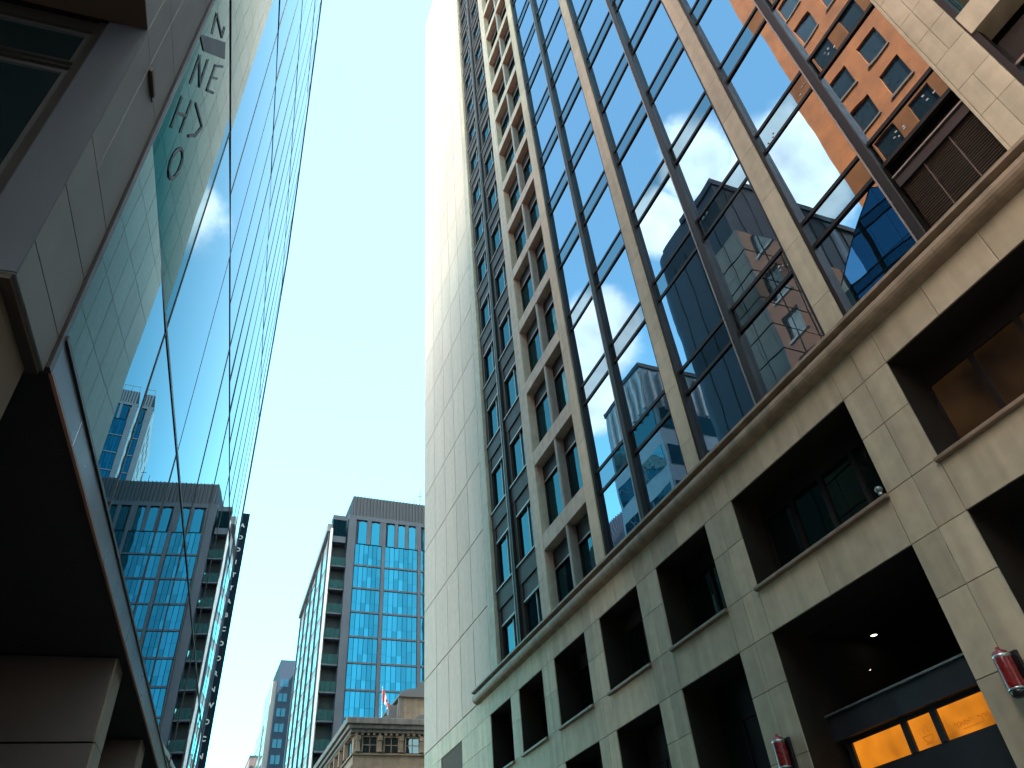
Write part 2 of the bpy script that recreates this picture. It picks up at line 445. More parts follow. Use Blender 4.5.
def grid_wall(mb, ycuts, zcuts, hole, x0, x1, mi_front=0, mi_rev=1):
    """wall sheet at x0 with reveals of depth to x1 around every hole"""
    ny, nz = len(ycuts) - 1, len(zcuts) - 1
    H = [[hole((ycuts[i] + ycuts[i + 1]) / 2, (zcuts[j] + zcuts[j + 1]) / 2) for j in range(nz)] for i in range(ny)]
    for i in range(ny):
        for j in range(nz):
            ya, yb, za, zb = ycuts[i], ycuts[i + 1], zcuts[j], zcuts[j + 1]
            if not H[i][j]:
                mb.face([(x0, ya, za), (x0, yb, za), (x0, yb, zb), (x0, ya, zb)], mi_front)
                continue
            if i == 0 or not H[i - 1][j]: mb.face([(x0, ya, za), (x1, ya, za), (x1, ya, zb), (x0, ya, zb)], mi_rev)
            if i == ny - 1 or not H[i + 1][j]: mb.face([(x0, yb, za), (x1, yb, za), (x1, yb, zb), (x0, yb, zb)], mi_rev)
            if j == 0 or not H[i][j - 1]: mb.face([(x0, ya, za), (x0, yb, za), (x1, yb, za), (x1, ya, za)], mi_rev)
            if j == nz - 1 or not H[i][j + 1]: mb.face([(x0, ya, zb), (x0, yb, zb), (x1, yb, zb), (x1, ya, zb)], mi_rev + 1)

# ------------------------------------------------------------------ the street
g = MB(); g.box(-1500, 1500, -1500, 1500, -1.0, -0.004); struct(g.build('ground', MT['ground']))
g = MB(); g.box(3.0, 8.0, -120, 400, -0.5, 0.0); struct(g.build('road', MT['asphalt']))
g = MB()
for i in range(40): g.box(5.43, 5.57, -110 + i * 12, -106 + i * 12, 0.0, 0.004)
struct(g.build('road_marking', MT['paint']))
for nm, xa, xb, ka, kb in (('pavement_left', -40, 2.85, 2.85, 3.0), ('pavement_right', 8.15, 48, 8.0, 8.15)):
    g = MB()
    slabs_y = frange(-60, 130, 1.5)
    for i in range(len(slabs_y) - 1):
        xs = frange(xa, xb, 3.0) if i >= 0 else []
        for j in range(len(xs) - 1):
            g.box(xs[j] + 0.004, xs[j + 1] - 0.004, slabs_y[i] + 0.004, slabs_y[i + 1] - 0.004, -0.2, 0.12)
    struct(g.build(nm, MT['paving']))
    g = MB()
    for y in frange(-60, 129, 1.0)[:-1]: g.box(ka + 0.003, kb - 0.003, y + 0.004, y + 0.996, -0.2, 0.125)
    struct(g.build('kerb', MT['kerb']))

# ================================================================== RIGHT: stone office tower
FP = 3.75                       # storey height
NF = 20                         # upper storeys
TOPZ = 91.5
RT = thing('stone_office_tower', 'tall beige stone office tower with mirror glass bays and dark openings along the right side', 'building', (11, 0, 0))
# local x = depth behind the stone face, y and z as in the world
OPEN = [(26.40, 28.60), (23.39, 25.58), (20.0, 22.37), (16.58, 18.95), (13.05, 15.50), (7.94, 11.90), (2.85, 6.75), (-2.2, 1.65), (-7.3, -3.3), (-12.4, -8.4)]
SILLZ, HEADZ, LOWZ = 8.06, 10.24, 7.04
def pod_hole(y, z):
    for a, b in OPEN:
        if a < y < b and (SILLZ < z < HEADZ or z < LOWZ): return True
    return 32.2 < y < 35.2 and z < 10.4
ys = {-24.0, 38.0, 28.6, 30.2, 32.2, 33.7, 35.2, 36.6}
for a, b in OPEN:
    ys |= {a, b}
pier_mid = []
oo = sorted(OPEN)
for (a, b), (c, d) in zip(oo[:-1], oo[1:]):
    ys.add((b + c) / 2)
pod_y = sorted(ys)
fr_y = set(pod_y)
for a, b in OPEN:                     # extra joints only in the frieze over the wide openings
    if b - a > 3: fr_y |= {a + (b - a) / 3, a + 2 * (b - a) / 3}
    else: fr_y.add((a + b) / 2)
fr_y = sorted(fr_y)
sp_y = set(pod_y)
for a, b in OPEN:
    if b - a > 3: sp_y.add((a + b) / 2 + 0.1)
sp_y = sorted(sp_y)
t = MB()
slabs(t, pod_y, [0.1, 1.0, 2.25, 3.5, 4.75, 6.05, LOWZ], pod_hole, -0.035, 0.0)
slabs(t, sp_y, [LOWZ, SILLZ], pod_hole, -0.035, 0.0)
slabs(t, pod_y, [SILLZ, 9.25, HEADZ], pod_hole, -0.035, 0.0)
slabs(t, fr_y, [HEADZ, 11.05], lambda y, z: pod_hole(y, z) or (33.7 > y > 32.2 and z < 10.4), -0.035, 0.0)
t.build('stone_facing', MT['stone'], RT, bevel=0.004)
t = MB()
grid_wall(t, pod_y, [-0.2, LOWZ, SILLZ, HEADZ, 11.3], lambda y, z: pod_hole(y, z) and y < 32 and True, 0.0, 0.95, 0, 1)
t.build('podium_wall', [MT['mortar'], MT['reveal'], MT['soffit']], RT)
# tower-wall panels
def blank_panels(ya, yb, name):
    t = MB()
    yc = [y for y in (28.25, 30.15, 32.0, 33.8, 35.8, 38.0)] if ya > 0 else frange(ya, yb, 1.85)
    zc = [11.05, 14.62] + [14.62 + 3.72 * i for i in range(1, 21)]
    zc = [z for z in zc if z < TOPZ - 1] + [TOPZ]
    slabs(t, yc, zc, lambda y, z: False, -0.05, 0.0, gap=0.024)
    o = t.build(name, MT['tower_stone'], RT, bevel=0.005)
    t = MB(); t.box(-0.006, 0.03, ya + 0.02, yb - 0.02, 11.06, TOPZ - 0.1); t.build('joint_backing', MT['dark'], RT)
    return o
blank_panels(28.25, 38, 'stone_panel_wall')
blank_panels(-24, -1.7, 'stone_panel_wall')
# core volume: the body of the tower, behind every facade plane
t = MB()
t.box(1.6, 11, -24, 38, 11.1, TOPZ - 0.6); t.box(4.5, 11, -24, 37.9, 0.0, 11.1); t.box(1.2, 4.5, -24, 7.2, 0.0, 11.1); t.box(1.2, 4.5, 13.2, 32.15, 0.0, 11.1); t.box(1.2, 4.5, 7.21, 13.19, 7.3, 11.1)
t.box(0.0, 1.62, 28.3, 37.99, 11.0, TOPZ - 0.3)
t.box(0.0, 1.62, -23.99, -1.75, 11.0, TOPZ - 0.3)
t.build('core', MT['mortar'], RT)
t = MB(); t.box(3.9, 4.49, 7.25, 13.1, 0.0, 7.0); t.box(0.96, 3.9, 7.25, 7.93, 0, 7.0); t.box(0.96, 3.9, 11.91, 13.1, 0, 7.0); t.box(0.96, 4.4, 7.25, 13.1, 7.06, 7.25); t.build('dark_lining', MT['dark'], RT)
t = MB(); t.box(39, 60, -15, 41, 0, 122); t.build('added_shade_block', MT['tower_stone'], RT)  # added unseen block that keeps the sun off the central tower
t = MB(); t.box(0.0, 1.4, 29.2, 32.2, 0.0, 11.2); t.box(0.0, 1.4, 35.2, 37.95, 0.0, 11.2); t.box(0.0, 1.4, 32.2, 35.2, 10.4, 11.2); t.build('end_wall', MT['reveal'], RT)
t = MB(); t.box(-0.03, 10.9, -23.9, 37.9, TOPZ - 0.58, TOPZ - 0.2); t.box(-0.08, 0.4, -24.05, 38.05, TOPZ + 0.0, TOPZ + 0.25); t.build('roof', MT['tower_stone'], RT)
# cornice
t = MB()
prof = [(-0.03, 11.0), (-0.10, 11.02)]
for i in range(9):
    a = -math.pi / 2 + i * math.pi / 8
    prof.append((-0.13 - 0.17 * math.cos(a), 11.22 + 0.19 * math.sin(a)))
prof += [(-0.20, 11.43), (-0.33, 11.46), (-0.33, 11.52), (-0.26, 11.54), (-0.26, 11.60), (0.3, 11.62), (0.3, 11.0)]
yc = frange(-24, 29.95, 3.6)
for a, b in zip(yc[:-1], yc[1:]): t.prism(prof, a + 0.004, b - 0.004, 'y')
co = t.build('cornice', MT['cornice'], RT)
# podium sills
sill0 = None
for k, (a, b) in enumerate(OPEN[:8]):
    t = MB(); t.prism([(-0.10, SILLZ - 0.10), (-0.13, SILLZ - 0.08), (-0.13, SILLZ - 0.015), (0.1, SILLZ + 0.03), (0.1, SILLZ - 0.10)], a - 0.02, b + 0.03, 'y')
    t.build('sill', MT['sill'], RT, bevel=0.008)
# podium windows, deep in the openings
for k, (a, b) in enumerate(OPEN[:8]):
    wide = b - a > 3
    fr = MB(); X = 0.82
    fr.box(X - 0.06, X + 0.05, a, b, HEADZ - 0.45, HEADZ - 0.02)
    fr.box(X - 0.06, X + 0.05, a, b, SILLZ + 0.02, SILLZ + 0.10)
    n = 4 if wide else 2
    for i in range(n + 1):
        y = a + (b - a) * i / n
        fr.box(X - 0.08, X + 0.05, y - 0.05, y + 0.05, SILLZ + 0.1, HEADZ - 0.45)
    wi = fr.build('podium_window', MT['bronze'], RT)
    for i in range(n):
        p = MB(); ya, yb = a + (b - a) * i / n + 0.05, a + (b - a) * (i + 1) / n - 0.05
        p.box(X - 0.02, X + 0.02, ya, yb, SILLZ + 0.1, HEADZ - 0.45)
        lit = (k == 6)
        p.build('pane', MT['warmroom'] if lit else MT['podglass'], wi)
# curtain wall ------------------------------------------------------
GX = 0.14
BAY = [(15.70, 17.95), (13.10, 15.42), (10.10, 12.60), (7.62, 9.85), (4.95, 7.10), (3.00, 4.78)]
PIER = [(17.95, 18.55), (12.58, 13.12), (7.10, 7.64), (2.25, 2.96)]
Z0 = lambda k: 11.10 + FP * k
for (a, b) in PIER:
    t = MB()
    if a > 2.5:
        zc = [11.55] + [12.6 + FP / 2 * i for i in range(42)]
        slabs(t, [a, b], zc + [TOPZ], lambda y, z: False, -0.06, 0.12, gap=0.004)
    else:
        zc = [11.55, 12.80, 13.67, 14.60, 15.44, 16.25] ; z = 16.25
        while z < TOPZ - 4: zc += [z + 1.0, z + 1.87, z + 2.8, z + FP]; z += FP
        for i in range(len(zc) - 1):
            ycut = [a, b] if i % 4 == 2 else [a, a + 0.37, b]
            slabs(t, ycut, [zc[i], zc[i + 1]], lambda y, z: False, -0.06, 0.12, gap=0.004)
        t.box(-0.075, 0.14, b + 0.002, b + 0.06, 11.6, TOPZ - 0.1)
    t.build('pier', MT['stone'] , RT, bevel=0.004)
    t = MB(); t.box(-0.02, 0.2, a - 0.11, a - 0.004, 11.6, TOPZ - 0.1)
    if a > 2.5: t.box(-0.02, 0.2, b + 0.004, b + 0.08, 11.6, TOPZ - 0.1)
    t.build('side_frame', MT['bronze'], RT)
for yc_ in (15.56, 10.0, 4.93):
    t = MB(); t.box(-0.04, 0.2, yc_ - 0.10, yc_ + 0.10, 11.6, TOPZ - 0.1); mu = t.build('mullion', MT['bronze'], RT, bevel=0.02)
    t = MB(); t.box(-0.05, 0.1, yc_ + 0.103, yc_ + 0.14, 11.6, TOPZ - 0.1); t.build('mullion_nose', MT['nose'], mu)
stuff_g, stuff_s, stuff_t = MB(), MB(), MB()
for bi, (a, b) in enumerate(BAY):
    for k in range(NF + 1):
        za, zb = Z0(k), Z0(k) + 2.9
        if k == 0: za = 11.6
        lou = (bi == 5 and k == 0)
        big = k > (11, 12, 9, 8, 6, 5)[bi]
        # two dark rails and the spandrel between
        tgt = stuff_t if big else MB()
        tgt.box(0.075, 0.18, a - 0.06, b + 0.06, zb - 0.03, zb + 0.07)
        tgt.box(0.075, 0.18, a - 0.06, b + 0.06, zb + 0.78, zb + 0.88)
        if not big: tgt.build('transom', MT['bronze'], RT)
        tgt = stuff_s if big else MB()
        tgt.box(GX - 0.03, GX + 0.02, a, b, zb + 0.07, zb + 0.78)
        if not big:
            s = tgt.build('spandrel_panel', MT['rspandrel'], RT)
        if lou:
            t = MB()
            t.box(0.18, 0.22, a, b, 11.6, 13.2)
            n = 26
            for i in range(n):
                z = 11.64 + i * (1.58 / n)
                t.prism([(0.10, z), (0.18, z + 0.05), (0.18, z + 0.062), (0.10, z + 0.012)], a + 0.02, b - 0.02, 'y')
            for y in (a + 0.6, a + 1.2): t.box(0.085, 0.2, y - 0.012, y + 0.012, 11.62, 13.2)
            lv = t.build('louvre_panel', MT['louvre'], RT)
            lv['label'] = 'brown slatted louvre panel filling the lowest pane'
            t = MB(); t.box(0.04, 0.2, a, b, 13.2, 13.48); t.build('louvre_header', MT['black'], RT)
            t = MB(); t.box(0.0, 0.2, a, b, 13.48, 13.52); t.build('louvre_trim', MT['nose'], RT)
            t = MB(); t.box(0.35, 0.4, a, b, 13.5, 14.0); t.build('dark_backing', MT['dark'], RT)
            continue
        if big:
            stuff_g.box(GX - 0.02, GX + 0.02, a, b, za, zb)
        else:
            c = Vector((GX, (a + b) / 2, (za + zb) / 2))
            p = MB(); p.box(-0.02, 0.02, a - c.y - 0.05, b - c.y + 0.05, za - c.z - 0.02, zb - c.z)
            o = p.build('curtain_window', MT['rcurtain'], RT)
            o.location = c
            o.rotation_euler = (0, random.gauss(0, 0.0038), random.gauss(0, 0.0038))
for mb_, nm, m in ((stuff_g, 'upper_glazing', MT['rcurtain']), (stuff_s, 'upper_spandrels', MT['rspandrel']), (stuff_t, 'upper_transoms', MT['bronze'])):
    o = mb_.build(nm, m, RT); o['kind'] = 'stuff'
# little white marks painted as reflected glints on the near spandrels
t = MB()
rr = random.Random(3)
for yc_, zc_, n in ((4.2, 14.35, 5), (3.4, 14.42, 3), (6.6, 17.95, 4), (4.3, 18.1, 5), (5.4, 18.1, 3), (7.9, 14.4, 6)):
    for i in range(n):
        y = yc_ + rr.uniform(-0.22, 0.22); z = zc_ + rr.uniform(-0.10, 0.10)
        t.box(GX - 0.045, GX - 0.032, y - rr.uniform(.01, .035), y + 0.02, z - 0.012, z + rr.uniform(.005, .03))
t.build('white_glint', MT['white'], RT)

# paired punched windows (light stack) ------------------------------
def stack(name, ya, yb, mull, floors, lift=0.0):
    """pale stone frame: spandrels + centre mullion; returns windows"""
    t = MB()
    for k in range(NF + 2):
        zs = Z0(k) - 0.85 + 0.08
        if k == 0: continue
        t = MB(); slabs(t, [ya, yb], [zs + 0.06 + lift, zs + 0.70 + lift], lambda y, z: False, -0.05, 0.42, gap=0.002)
        t.build('spandrel', MT['stack_stone'] if ya > 5 else MT['stone'], RT)
    t = MB(); t.box(-0.03, 0.4, mull - 0.085, mull + 0.085, 11.6, TOPZ - 0.2); t.build('centre_mullion', MT['mullstone'], RT, bevel=0.03)
    first = []
    for i, (a, b) in enumerate(((ya, mull - 0.087), (mull + 0.087, yb))):
        zs = Z0(1) - 0.03
        ht = 3.0
        fr = MB(); X = 0.40
        fr.box(X - 0.02, X + 0.06, a, b, 0, ht)                      # dark infill behind
        fr.box(X - 0.10, X - 0.02, a, a + 0.09, 0, ht); fr.box(X - 0.10, X - 0.02, b - 0.09, b, 0, ht)
        fr.box(X - 0.12, X - 0.02, a + 0.09, b - 0.09, ht - 0.70, ht)
        fr.box(X - 0.12, X - 0.02, a + 0.09, b - 0.09, 0, 0.10)
        wi = fr.build('punched_window', MT['blackbronze'], RT)
        wi.location = (0, 0, zs)
        p = MB(); p.box(X - 0.06, X - 0.024, a + 0.09, b - 0.09, 0.10, ht - 0.70)
        p.build('pane', MT['rwin'], wi)
        p = MB(); p.box(X - 0.145, X - 0.1, a + 0.05, b - 0.05, ht - 0.74, ht - 0.68); p.build('hood_rail', MT['nose'], wi)
        first.append(wi)
    for k in [0] + list(range(2, floors)):
        for wi in first:
            dup(wi, RT, dz=FP * (k - 1))
stack('light', 18.57, 22.12, 20.2, 20)
t = MB(); slabs(t, [22.12, 22.86], [11.55] + [13.2 + FP * i for i in range(21)] + [TOPZ], lambda y, z: False, -0.06, 0.4, gap=0.004); t.build('pier', MT['stack_stone'], RT, bevel=0.004)
t = MB(); slabs(t, [27.45, 28.23], [11.55] + [13.8 + FP / 2 * i for i in range(41)] + [TOPZ], lambda y, z: False, -0.06, 0.4, gap=0.004); t.build('pier', MT['stack_stone'], RT, bevel=0.004)
stack('near', -1.0, 2.22, 0.6, 8, 0.27)
t = MB(); slabs(t, [-1.72, -1.02], [11.55] + [13.2 + FP * i for i in range(21)] + [TOPZ], lambda y, z: False, -0.06, 0.4, gap=0.004); t.build('pier', MT['stone'], RT)
# dark bronze strip ---------------------------------------------------
t = MB(); t.box(0.32, 0.4, 22.9, 27.42, 11.6, TOPZ - 0.2)
t.build('dark_backing', MT['bronze'], RT)
t = MB(); t.box(-0.02, 0.35, 25.02, 25.24, 11.6, TOPZ - 0.2); mu = t.build('mullion', MT['bronze'], RT)
t = MB(); t.box(-0.045, 0.02, 25.245, 25.29, 11.6, TOPZ - 0.2); t.build('mullion_nose', MT['nose'], mu)
first = []
for (a, b) in ((22.9, 25.0), (25.3, 27.4)):
    zs = Z0(1)
    fr = MB()
    fr.box(0.08, 0.31, a, b, -0.85, -0.02)                             # spandrel panel
    fr.box(0.10, 0.31, a, a + 0.30, -0.02, 2.9); fr.box(0.10, 0.31, b - 0.30, b, -0.02, 2.9)
    fr.box(0.14, 0.31, a + 0.30, b - 0.30, 2.15, 2.9)
    wi = fr.build('bronze_window', MT['bronze_panel'], RT); wi.location = (0, 0, zs)
    p = MB(); p.box(0.22, 0.26, a + 0.30, b - 0.30, -0.02, 2.15); p.build('pane', MT['rwin'], wi)
    p = MB(); ym = a + 0.30 + (b - a - 0.6) * 0.30
    p.box(0.17, 0.24, ym - 0.03, ym + 0.03, 0, 2.15); p.box(0.10, 0.2, a + 0.25, b - 0.25, 2.12, 2.2)
    p.build('window_bar', MT['nose'], wi)
    p = MB(); p.box(0.02, 0.3, a, b, -0.06, -0.0); p.build('sill', MT['nose'], wi)
    first.append(wi)
for k in [0] + list(range(2, 21)):
    for wi in first: dup(wi, RT, dz=FP * (k - 1))
# shopfront in the wide opening ---------------------------------------
SX = 0.88
sf = MB(); a, b = 7.94, 11.90
sf.box(SX - 0.02, SX + 0.06, a, b, 0.1, 4.2)
sf.box(SX - 0.18, SX + 0.05, a, b, 4.92, 5.36)
sf.box(SX - 0.02, SX + 0.06, a, b, 4.2, 4.34); sf.box(SX - 0.02, SX + 0.06, a, b, 4.84, 4.92)
for y in (8.02, 9.61, 10.29, 11.7): sf.box(SX - 0.05, SX + 0.06, y - 0.07, y + 0.07, 4.34, 4.84)
shop = sf.build('shopfront', MT['shopmetal'], RT)
t = MB(); t.box(SX - 0.23, SX + 0.02, a, b, 5.365, 5.40); t.build('header_rail', MT['steel'], shop)
for (ya, yb) in ((8.09, 9.54), (9.68, 10.22), (10.36, 11.63)):
    t = MB(); t.box(SX + 0.0, SX + 0.03, ya, yb, 4.34, 4.84); lp = t.build('lit_panel', MT['amber'], shop)
    if ya < 10:
        t = MB()
        def squig(pts, th=0.006):
            for (ya_, za_), (yb_, zb_) in zip(pts[:-1], pts[1:]):
                ln = math.hypot(yb_ - ya_, zb_ - za_) + 1e-6
                ny, nz = -(zb_ - za_) / ln * th, (yb_ - ya_) / ln * th
                t.face([(SX - 0.004, ya_ - ny, za_ - nz), (SX - 0.004, yb_ - ny, zb_ - nz), (SX - 0.004, yb_ + ny, zb_ + nz), (SX - 0.004, ya_ + ny, za_ + nz)])
        if ya > 9:        # cup emblem
            squig([(9.92 + 0.11 * math.cos(q), 4.52 + 0.10 * math.sin(q)) for q in [math.pi + i * math.pi / 14 for i in range(15)]])
            squig([(9.81, 4.52), (10.03, 4.52)]); squig([(9.85, 4.56), (9.90, 4.60), (9.87, 4.64), (9.93, 4.70)]); squig([(9.95, 4.56), (9.98, 4.61), (9.95, 4.66)])
            squig([(9.83, 4.40), (10.01, 4.40)])
        else:             # flowing script
            rq = random.Random(5)
            for (c0, c1) in ((9.32, 8.98), (8.84, 8.40)):
                pts = []; n_ = 34
                for i in range(n_):
                    yy_ = c0 + (c1 - c0) * i / (n_ - 1)
                    pts.append((yy_ + 0.02 * math.sin(i * 1.3), 4.50 + 0.045 * math.sin(i * 1.05) * rq.uniform(0.5, 1.2) + 0.01))
                squig(pts, 0.005)
            squig([(9.2, 4.425), (8.75, 4.435)], 0.004)
        t.build('panel_mark', MT['amber_mark'], lp)
for kk, (a, b) in enumerate(OPEN[:8]):
    if kk == 5: continue
    t = MB(); t.box(0.88, 0.93, a, b, 0.1, 7.0); 
    for y in (a + (b - a) * 0.33, a + (b - a) * 0.66): t.box(0.84, 0.9, y - 0.04, y + 0.04, 0.1, 6.2)
    t.box(0.84, 0.9, a, b, 6.1, 6.25)
    t.build('shopfront', MT['black'], RT)

def part_thing_text(txt, size, depth, mat, name, parent, loc, rot, shear=0.0, align='LEFT'):
    cu = bpy.data.curves.new(name, 'FONT'); cu.body = txt; cu.size = size; cu.extrude = depth; cu.shear = shear; cu.align_x = align
    cu.resolution_u = 3; cu.offset = 0.012
    tmp = bpy.data.objects.new('tmp', cu); col.objects.link(tmp)
    dg = bpy.context.evaluated_depsgraph_get(); dg.update()
    me = bpy.data.meshes.new_from_object(tmp.evaluated_get(dg))
    bpy.data.objects.remove(tmp); bpy.data.curves.remove(cu)
    me.materials.clear(); me.materials.append(mat)
    o = bpy.data.objects.new(name, me); col.objects.link(o)
    o.location = loc; o.rotation_euler = rot
    if parent: o.parent = parent
    return o

# red canisters on the piers
def canister(label, y, z0, s=1.0):
    r = 0.125 * s; h = 0.60 * s
    o = thing('wall_canister', label, 'canister', (10.96, y, z0), 0, 'red canisters on the stone piers')
    cx = -r - 0.05
    t = MB(); t.lathe([(0.0, 0.06), (r * 0.98, 0.06), (r, 0.09), (r, h - 0.12), (r * 0.96, h - 0.10)], cx, 0); t.build('body', MT['red'], o, smooth=True)
    t = MB(); t.lathe([(r * 0.97, h - 0.10), (r * 1.03, h - 0.085), (r * 1.03, h - 0.06), (r * 0.97, h - 0.055)], cx, 0); t.build('band', MT['steel'], o, smooth=True)
    t = MB(); t.lathe([(r * 0.95, h - 0.058), (r * 0.8, h - 0.01), (r * 0.45, h + 0.015), (r * 0.25, h + 0.02), (r * 0.22, h + 0.06), (0, h + 0.06)], cx, 0); t.build('cap', MT['red'], o, smooth=True)
    t = MB(); t.lathe([(0, -0.04), (r * 0.6, -0.04), (r * 0.9, -0.01), (r * 0.96, 0.058), (0, 0.058)], cx, 0); t.build('base', MT['black'], o, smooth=True)
    t = MB(); t.lathe([(r * 0.965, 0.05), (r * 1.02, 0.055), (r * 1.02, 0.075), (r * 0.97, 0.08)], cx, 0); t.build('lower_band', MT['steel'], o, smooth=True)
    t = MB(); t.box(-0.06, 0.0, -r * 1.3, -0.02, 0.02, h - 0.02); t.box(-0.10, -0.0, -0.05, 0.05, h - 0.13, h - 0.05); t.build('bracket', MT['black'], o, bevel=0.005)
    return o
canister('red canister with black base on the pier right of the amber lit shopfront', 7.25, 4.33)
canister('red canister low on the pier left of the amber lit shopfront, cut by the frame', 12.42, 4.52)
# clear lamp at the end of a sill
o = thing('sill_lamp', 'small clear globe lamp at the right end of the wide window sill', 'lamp', (10.9, 8.02, SILLZ))
t = MB(); t.lathe([(0.0, 0.02), (0.035, 0.02), (0.035, 0.06), (0.0, 0.06)], 0, 0, 14); t.build('base', MT['steel'], o)
t = MB(); t.lathe([(0.0, 0.062)] + [(0.075 * math.sin(q), 0.125 - 0.07 * math.cos(q)) for q in [0.4 + i * 0.3 for i in range(9)]] + [(0, 0.195)], 0, 0, 18)
t.build('globe', glass('lamp globe', (0.5, 0.55, 0.55), (0.12, 0.13, 0.13), f0=0.2), o, smooth=True)
# ceiling lights of the shop recess
for (x, y, z, r, lab) in ((13.45, 11.55, 7.03, 0.07, 'small lit round ceiling light above the amber shopfront'), (13.12, 11.70, 6.32, 0.022, 'tiny faint light deeper in the dark recess above the amber shopfront')):
    o = thing('ceiling_light', lab, 'light', (x, y, z))
    t = MB(); t.lathe([(0, 0.0), (r, 0.0), (r, 0.02), (0, 0.02)], 0, 0, 18); t.build('lens', MT['lamp'], o)
    t = MB(); t.lathe([(r, -0.008), (r * 1.25, -0.008), (r * 1.25, 0.05), (r, 0.05)], 0, 0, 18); t.build('rim', MT['black'], o)

# ================================================================== LEFT: glass building
K = 0.645                                     # true scale of the frame the measurements were taken in (facade 1.29 m from the eye)
UX, UY = math.sin(R_(5.01)), math.cos(R_(5.01))
NX, NY = UY, -UX                              # towards the street
LT = thing('glass_office_building', 'glass and concrete office building leaning in along the left side', 'building', (-2 * K * NX, -2 * K * NY, 0.12), math.atan2(UY, UX))
zz = lambda z: (z - 1.6) * K + 1.6 - 0.12
def lbox(mb, s0, s1, d0, d1, z0, z1, mi=0):   # s along facade, d depth behind the glass plane
    mb.box(s0 * K, s1 * K, d0 * K, d1 * K, zz(z0), zz(z1), mi)
PROF = [(5.1, 33.0), (11.0, 33.6), (13.6, 37.5), (16.6, 40.75), (19.0, 38.6), (21.5, 35.9), (23.5, 33.4), (25.4, 30.6), (26.3, 25.5), (27.0, 18.6), (27.35, 13.0), (27.5, 6.0)]
def top_at(s):
    for (a, za), (b, zb) in zip(PROF[:-1], PROF[1:]):
        if a <= s <= b: return za + (zb - za) * (s - a) / (b - a)
    return PROF[-1][1]
def clip_poly(poly, f):                       # keep where f(p) >= 0
    out = []
    for i in range(len(poly)):
        p, q = poly[i], poly[(i + 1) % len(poly)]
        fp, fq = f(p), f(q)
        if fp >= 0: out.append(p)
        if (fp >= 0) != (fq >= 0):
            k = fp / (fp - fq); out.append((p[0] + (q[0] - p[0]) * k, p[1] + (q[1] - p[1]) * k))
    return out
# the body is clipped under a concave-free outline: cut piecewise per column
SV = [5.1, 8.05, 11.0, 13.95, 16.6, 19.5, 22.4, 25.2, 27.5]
ZH = [6.03, 8.92, 14.0, 21.2, 28.4, 35.4, 41.0]
def outline_between(s0, s1, z0):
    top = [(s0, top_at(s0))] + [p for p in PROF if s0 < p[0] < s1] + [(s1, top_at(s1))]
    return [(s0, z0), (s1, z0)] + list(reversed(top))
def lprism(mb, poly, d0, d1, mi=0):
    mb.prism([(p[0] * K, zz(p[1])) for p in poly], d0 * K, d1 * K, 'y', mi)
# body behind the glass
t = MB()
allp = outline_between(5.14, 27.46, 5.75)
lprism(t, [(p[0], p[1] - (0.12 if p[1] > 6 else 0)) for p in allp], 0.12, 11.0)
t.build('body', MT['cdark'], LT)
# glass panels
rl = random.Random(11)
for i in range(len(SV) - 1):
    for j in range(len(ZH) - 1):
        s0, s1, z0, z1 = SV[i], SV[i + 1], ZH[j], ZH[j + 1]
        poly = outline_between(s0, s1, z0)
        poly = clip_poly(poly, lambda p: z1 - p[1])
        if len(poly) < 3 or top_at((s0 + s1) / 2) < z0 + 0.05: continue
        cs, cz = (s0 + s1) / 2, (z0 + z1) / 2
        t = MB()
        t.prism([((p[0] - cs) * K, (p[1] - cz) * K) for p in poly], 0.0, 0.03, 'y')
        o = t.build('glass_panel', MT['lglass'], LT)
        o.location = (cs * K, 0.010, zz(cz))
        o.rotation_euler = (rl.gauss(0, 0.0008), 0, rl.gauss(0, 0.0008))
        if (i, j) == (0, 1): o.rotation_euler = (0.0, 0, -0.001)
        if (i, j) in ((0, 1), (0, 2)): o.data.materials[0] = MT['tealglass']
        o.location.y -= o.rotation_euler.z * (s1 - s0) / 2 * K
        if (i, j) == (0, 2): o.rotation_euler = (0.0, 0, -0.012)
        if (i, j) == (1, 2): o.rotation_euler = (0.0, 0, -0.004)
        if (i, j) == (1, 1): o.rotation_euler = (0.0, 0, -0.004)
        if (i, j) == (0, 0): o.rotation_euler = (0.0, 0, 0.011); o.location.y -= 0.011 * (s1 - s0) / 2 * K
# mullions
for s in SV[1:-1]:
    t = MB(); lbox(t, s - 0.009, s + 0.009, 0.004, 0.06, 6.0, top_at(s) - 0.02); t.build('mullion', MT['lmull'], LT)
extra = [9.5, 12.5, 15.3, 18.0, 20.9, 23.8]
for s in extra:
    t = MB(); lbox(t, s - 0.005, s + 0.005, 0.006, 0.05, 14.0, top_at(s) - 0.02); t.build('glass_joint', MT['lmull'], LT)
for z in ZH[1:-1]:
    smax = max(s for s in [27.4, 26.9, 26.2, 25.3, 24.2, 22.0, 19.0, 17.5] if top_at(s) > z + 0.1)
    smin = 5.1 if z < 33 else min(s for s in [11, 12, 13, 14, 15] if top_at(s) > z + 0.2)
    t = MB(); wd = 0.035 if z < 10 else 0.018
    lbox(t, smin, smax, 0.002, 0.06, z - wd, z + wd); t.build('transom', MT['lmull'], LT)
# parapet cap along the outline
t = MB()
for (a, za), (b, zb) in zip(PROF[:-1], PROF[1:]):
    lprism(t, [(a, za), (b, zb), (b + (0.05 if zb < 35 else 0), zb + 0.05), (a, za + 0.05)], -0.02, 11.05)
t.build('parapet_cap', MT['fascia'], LT)
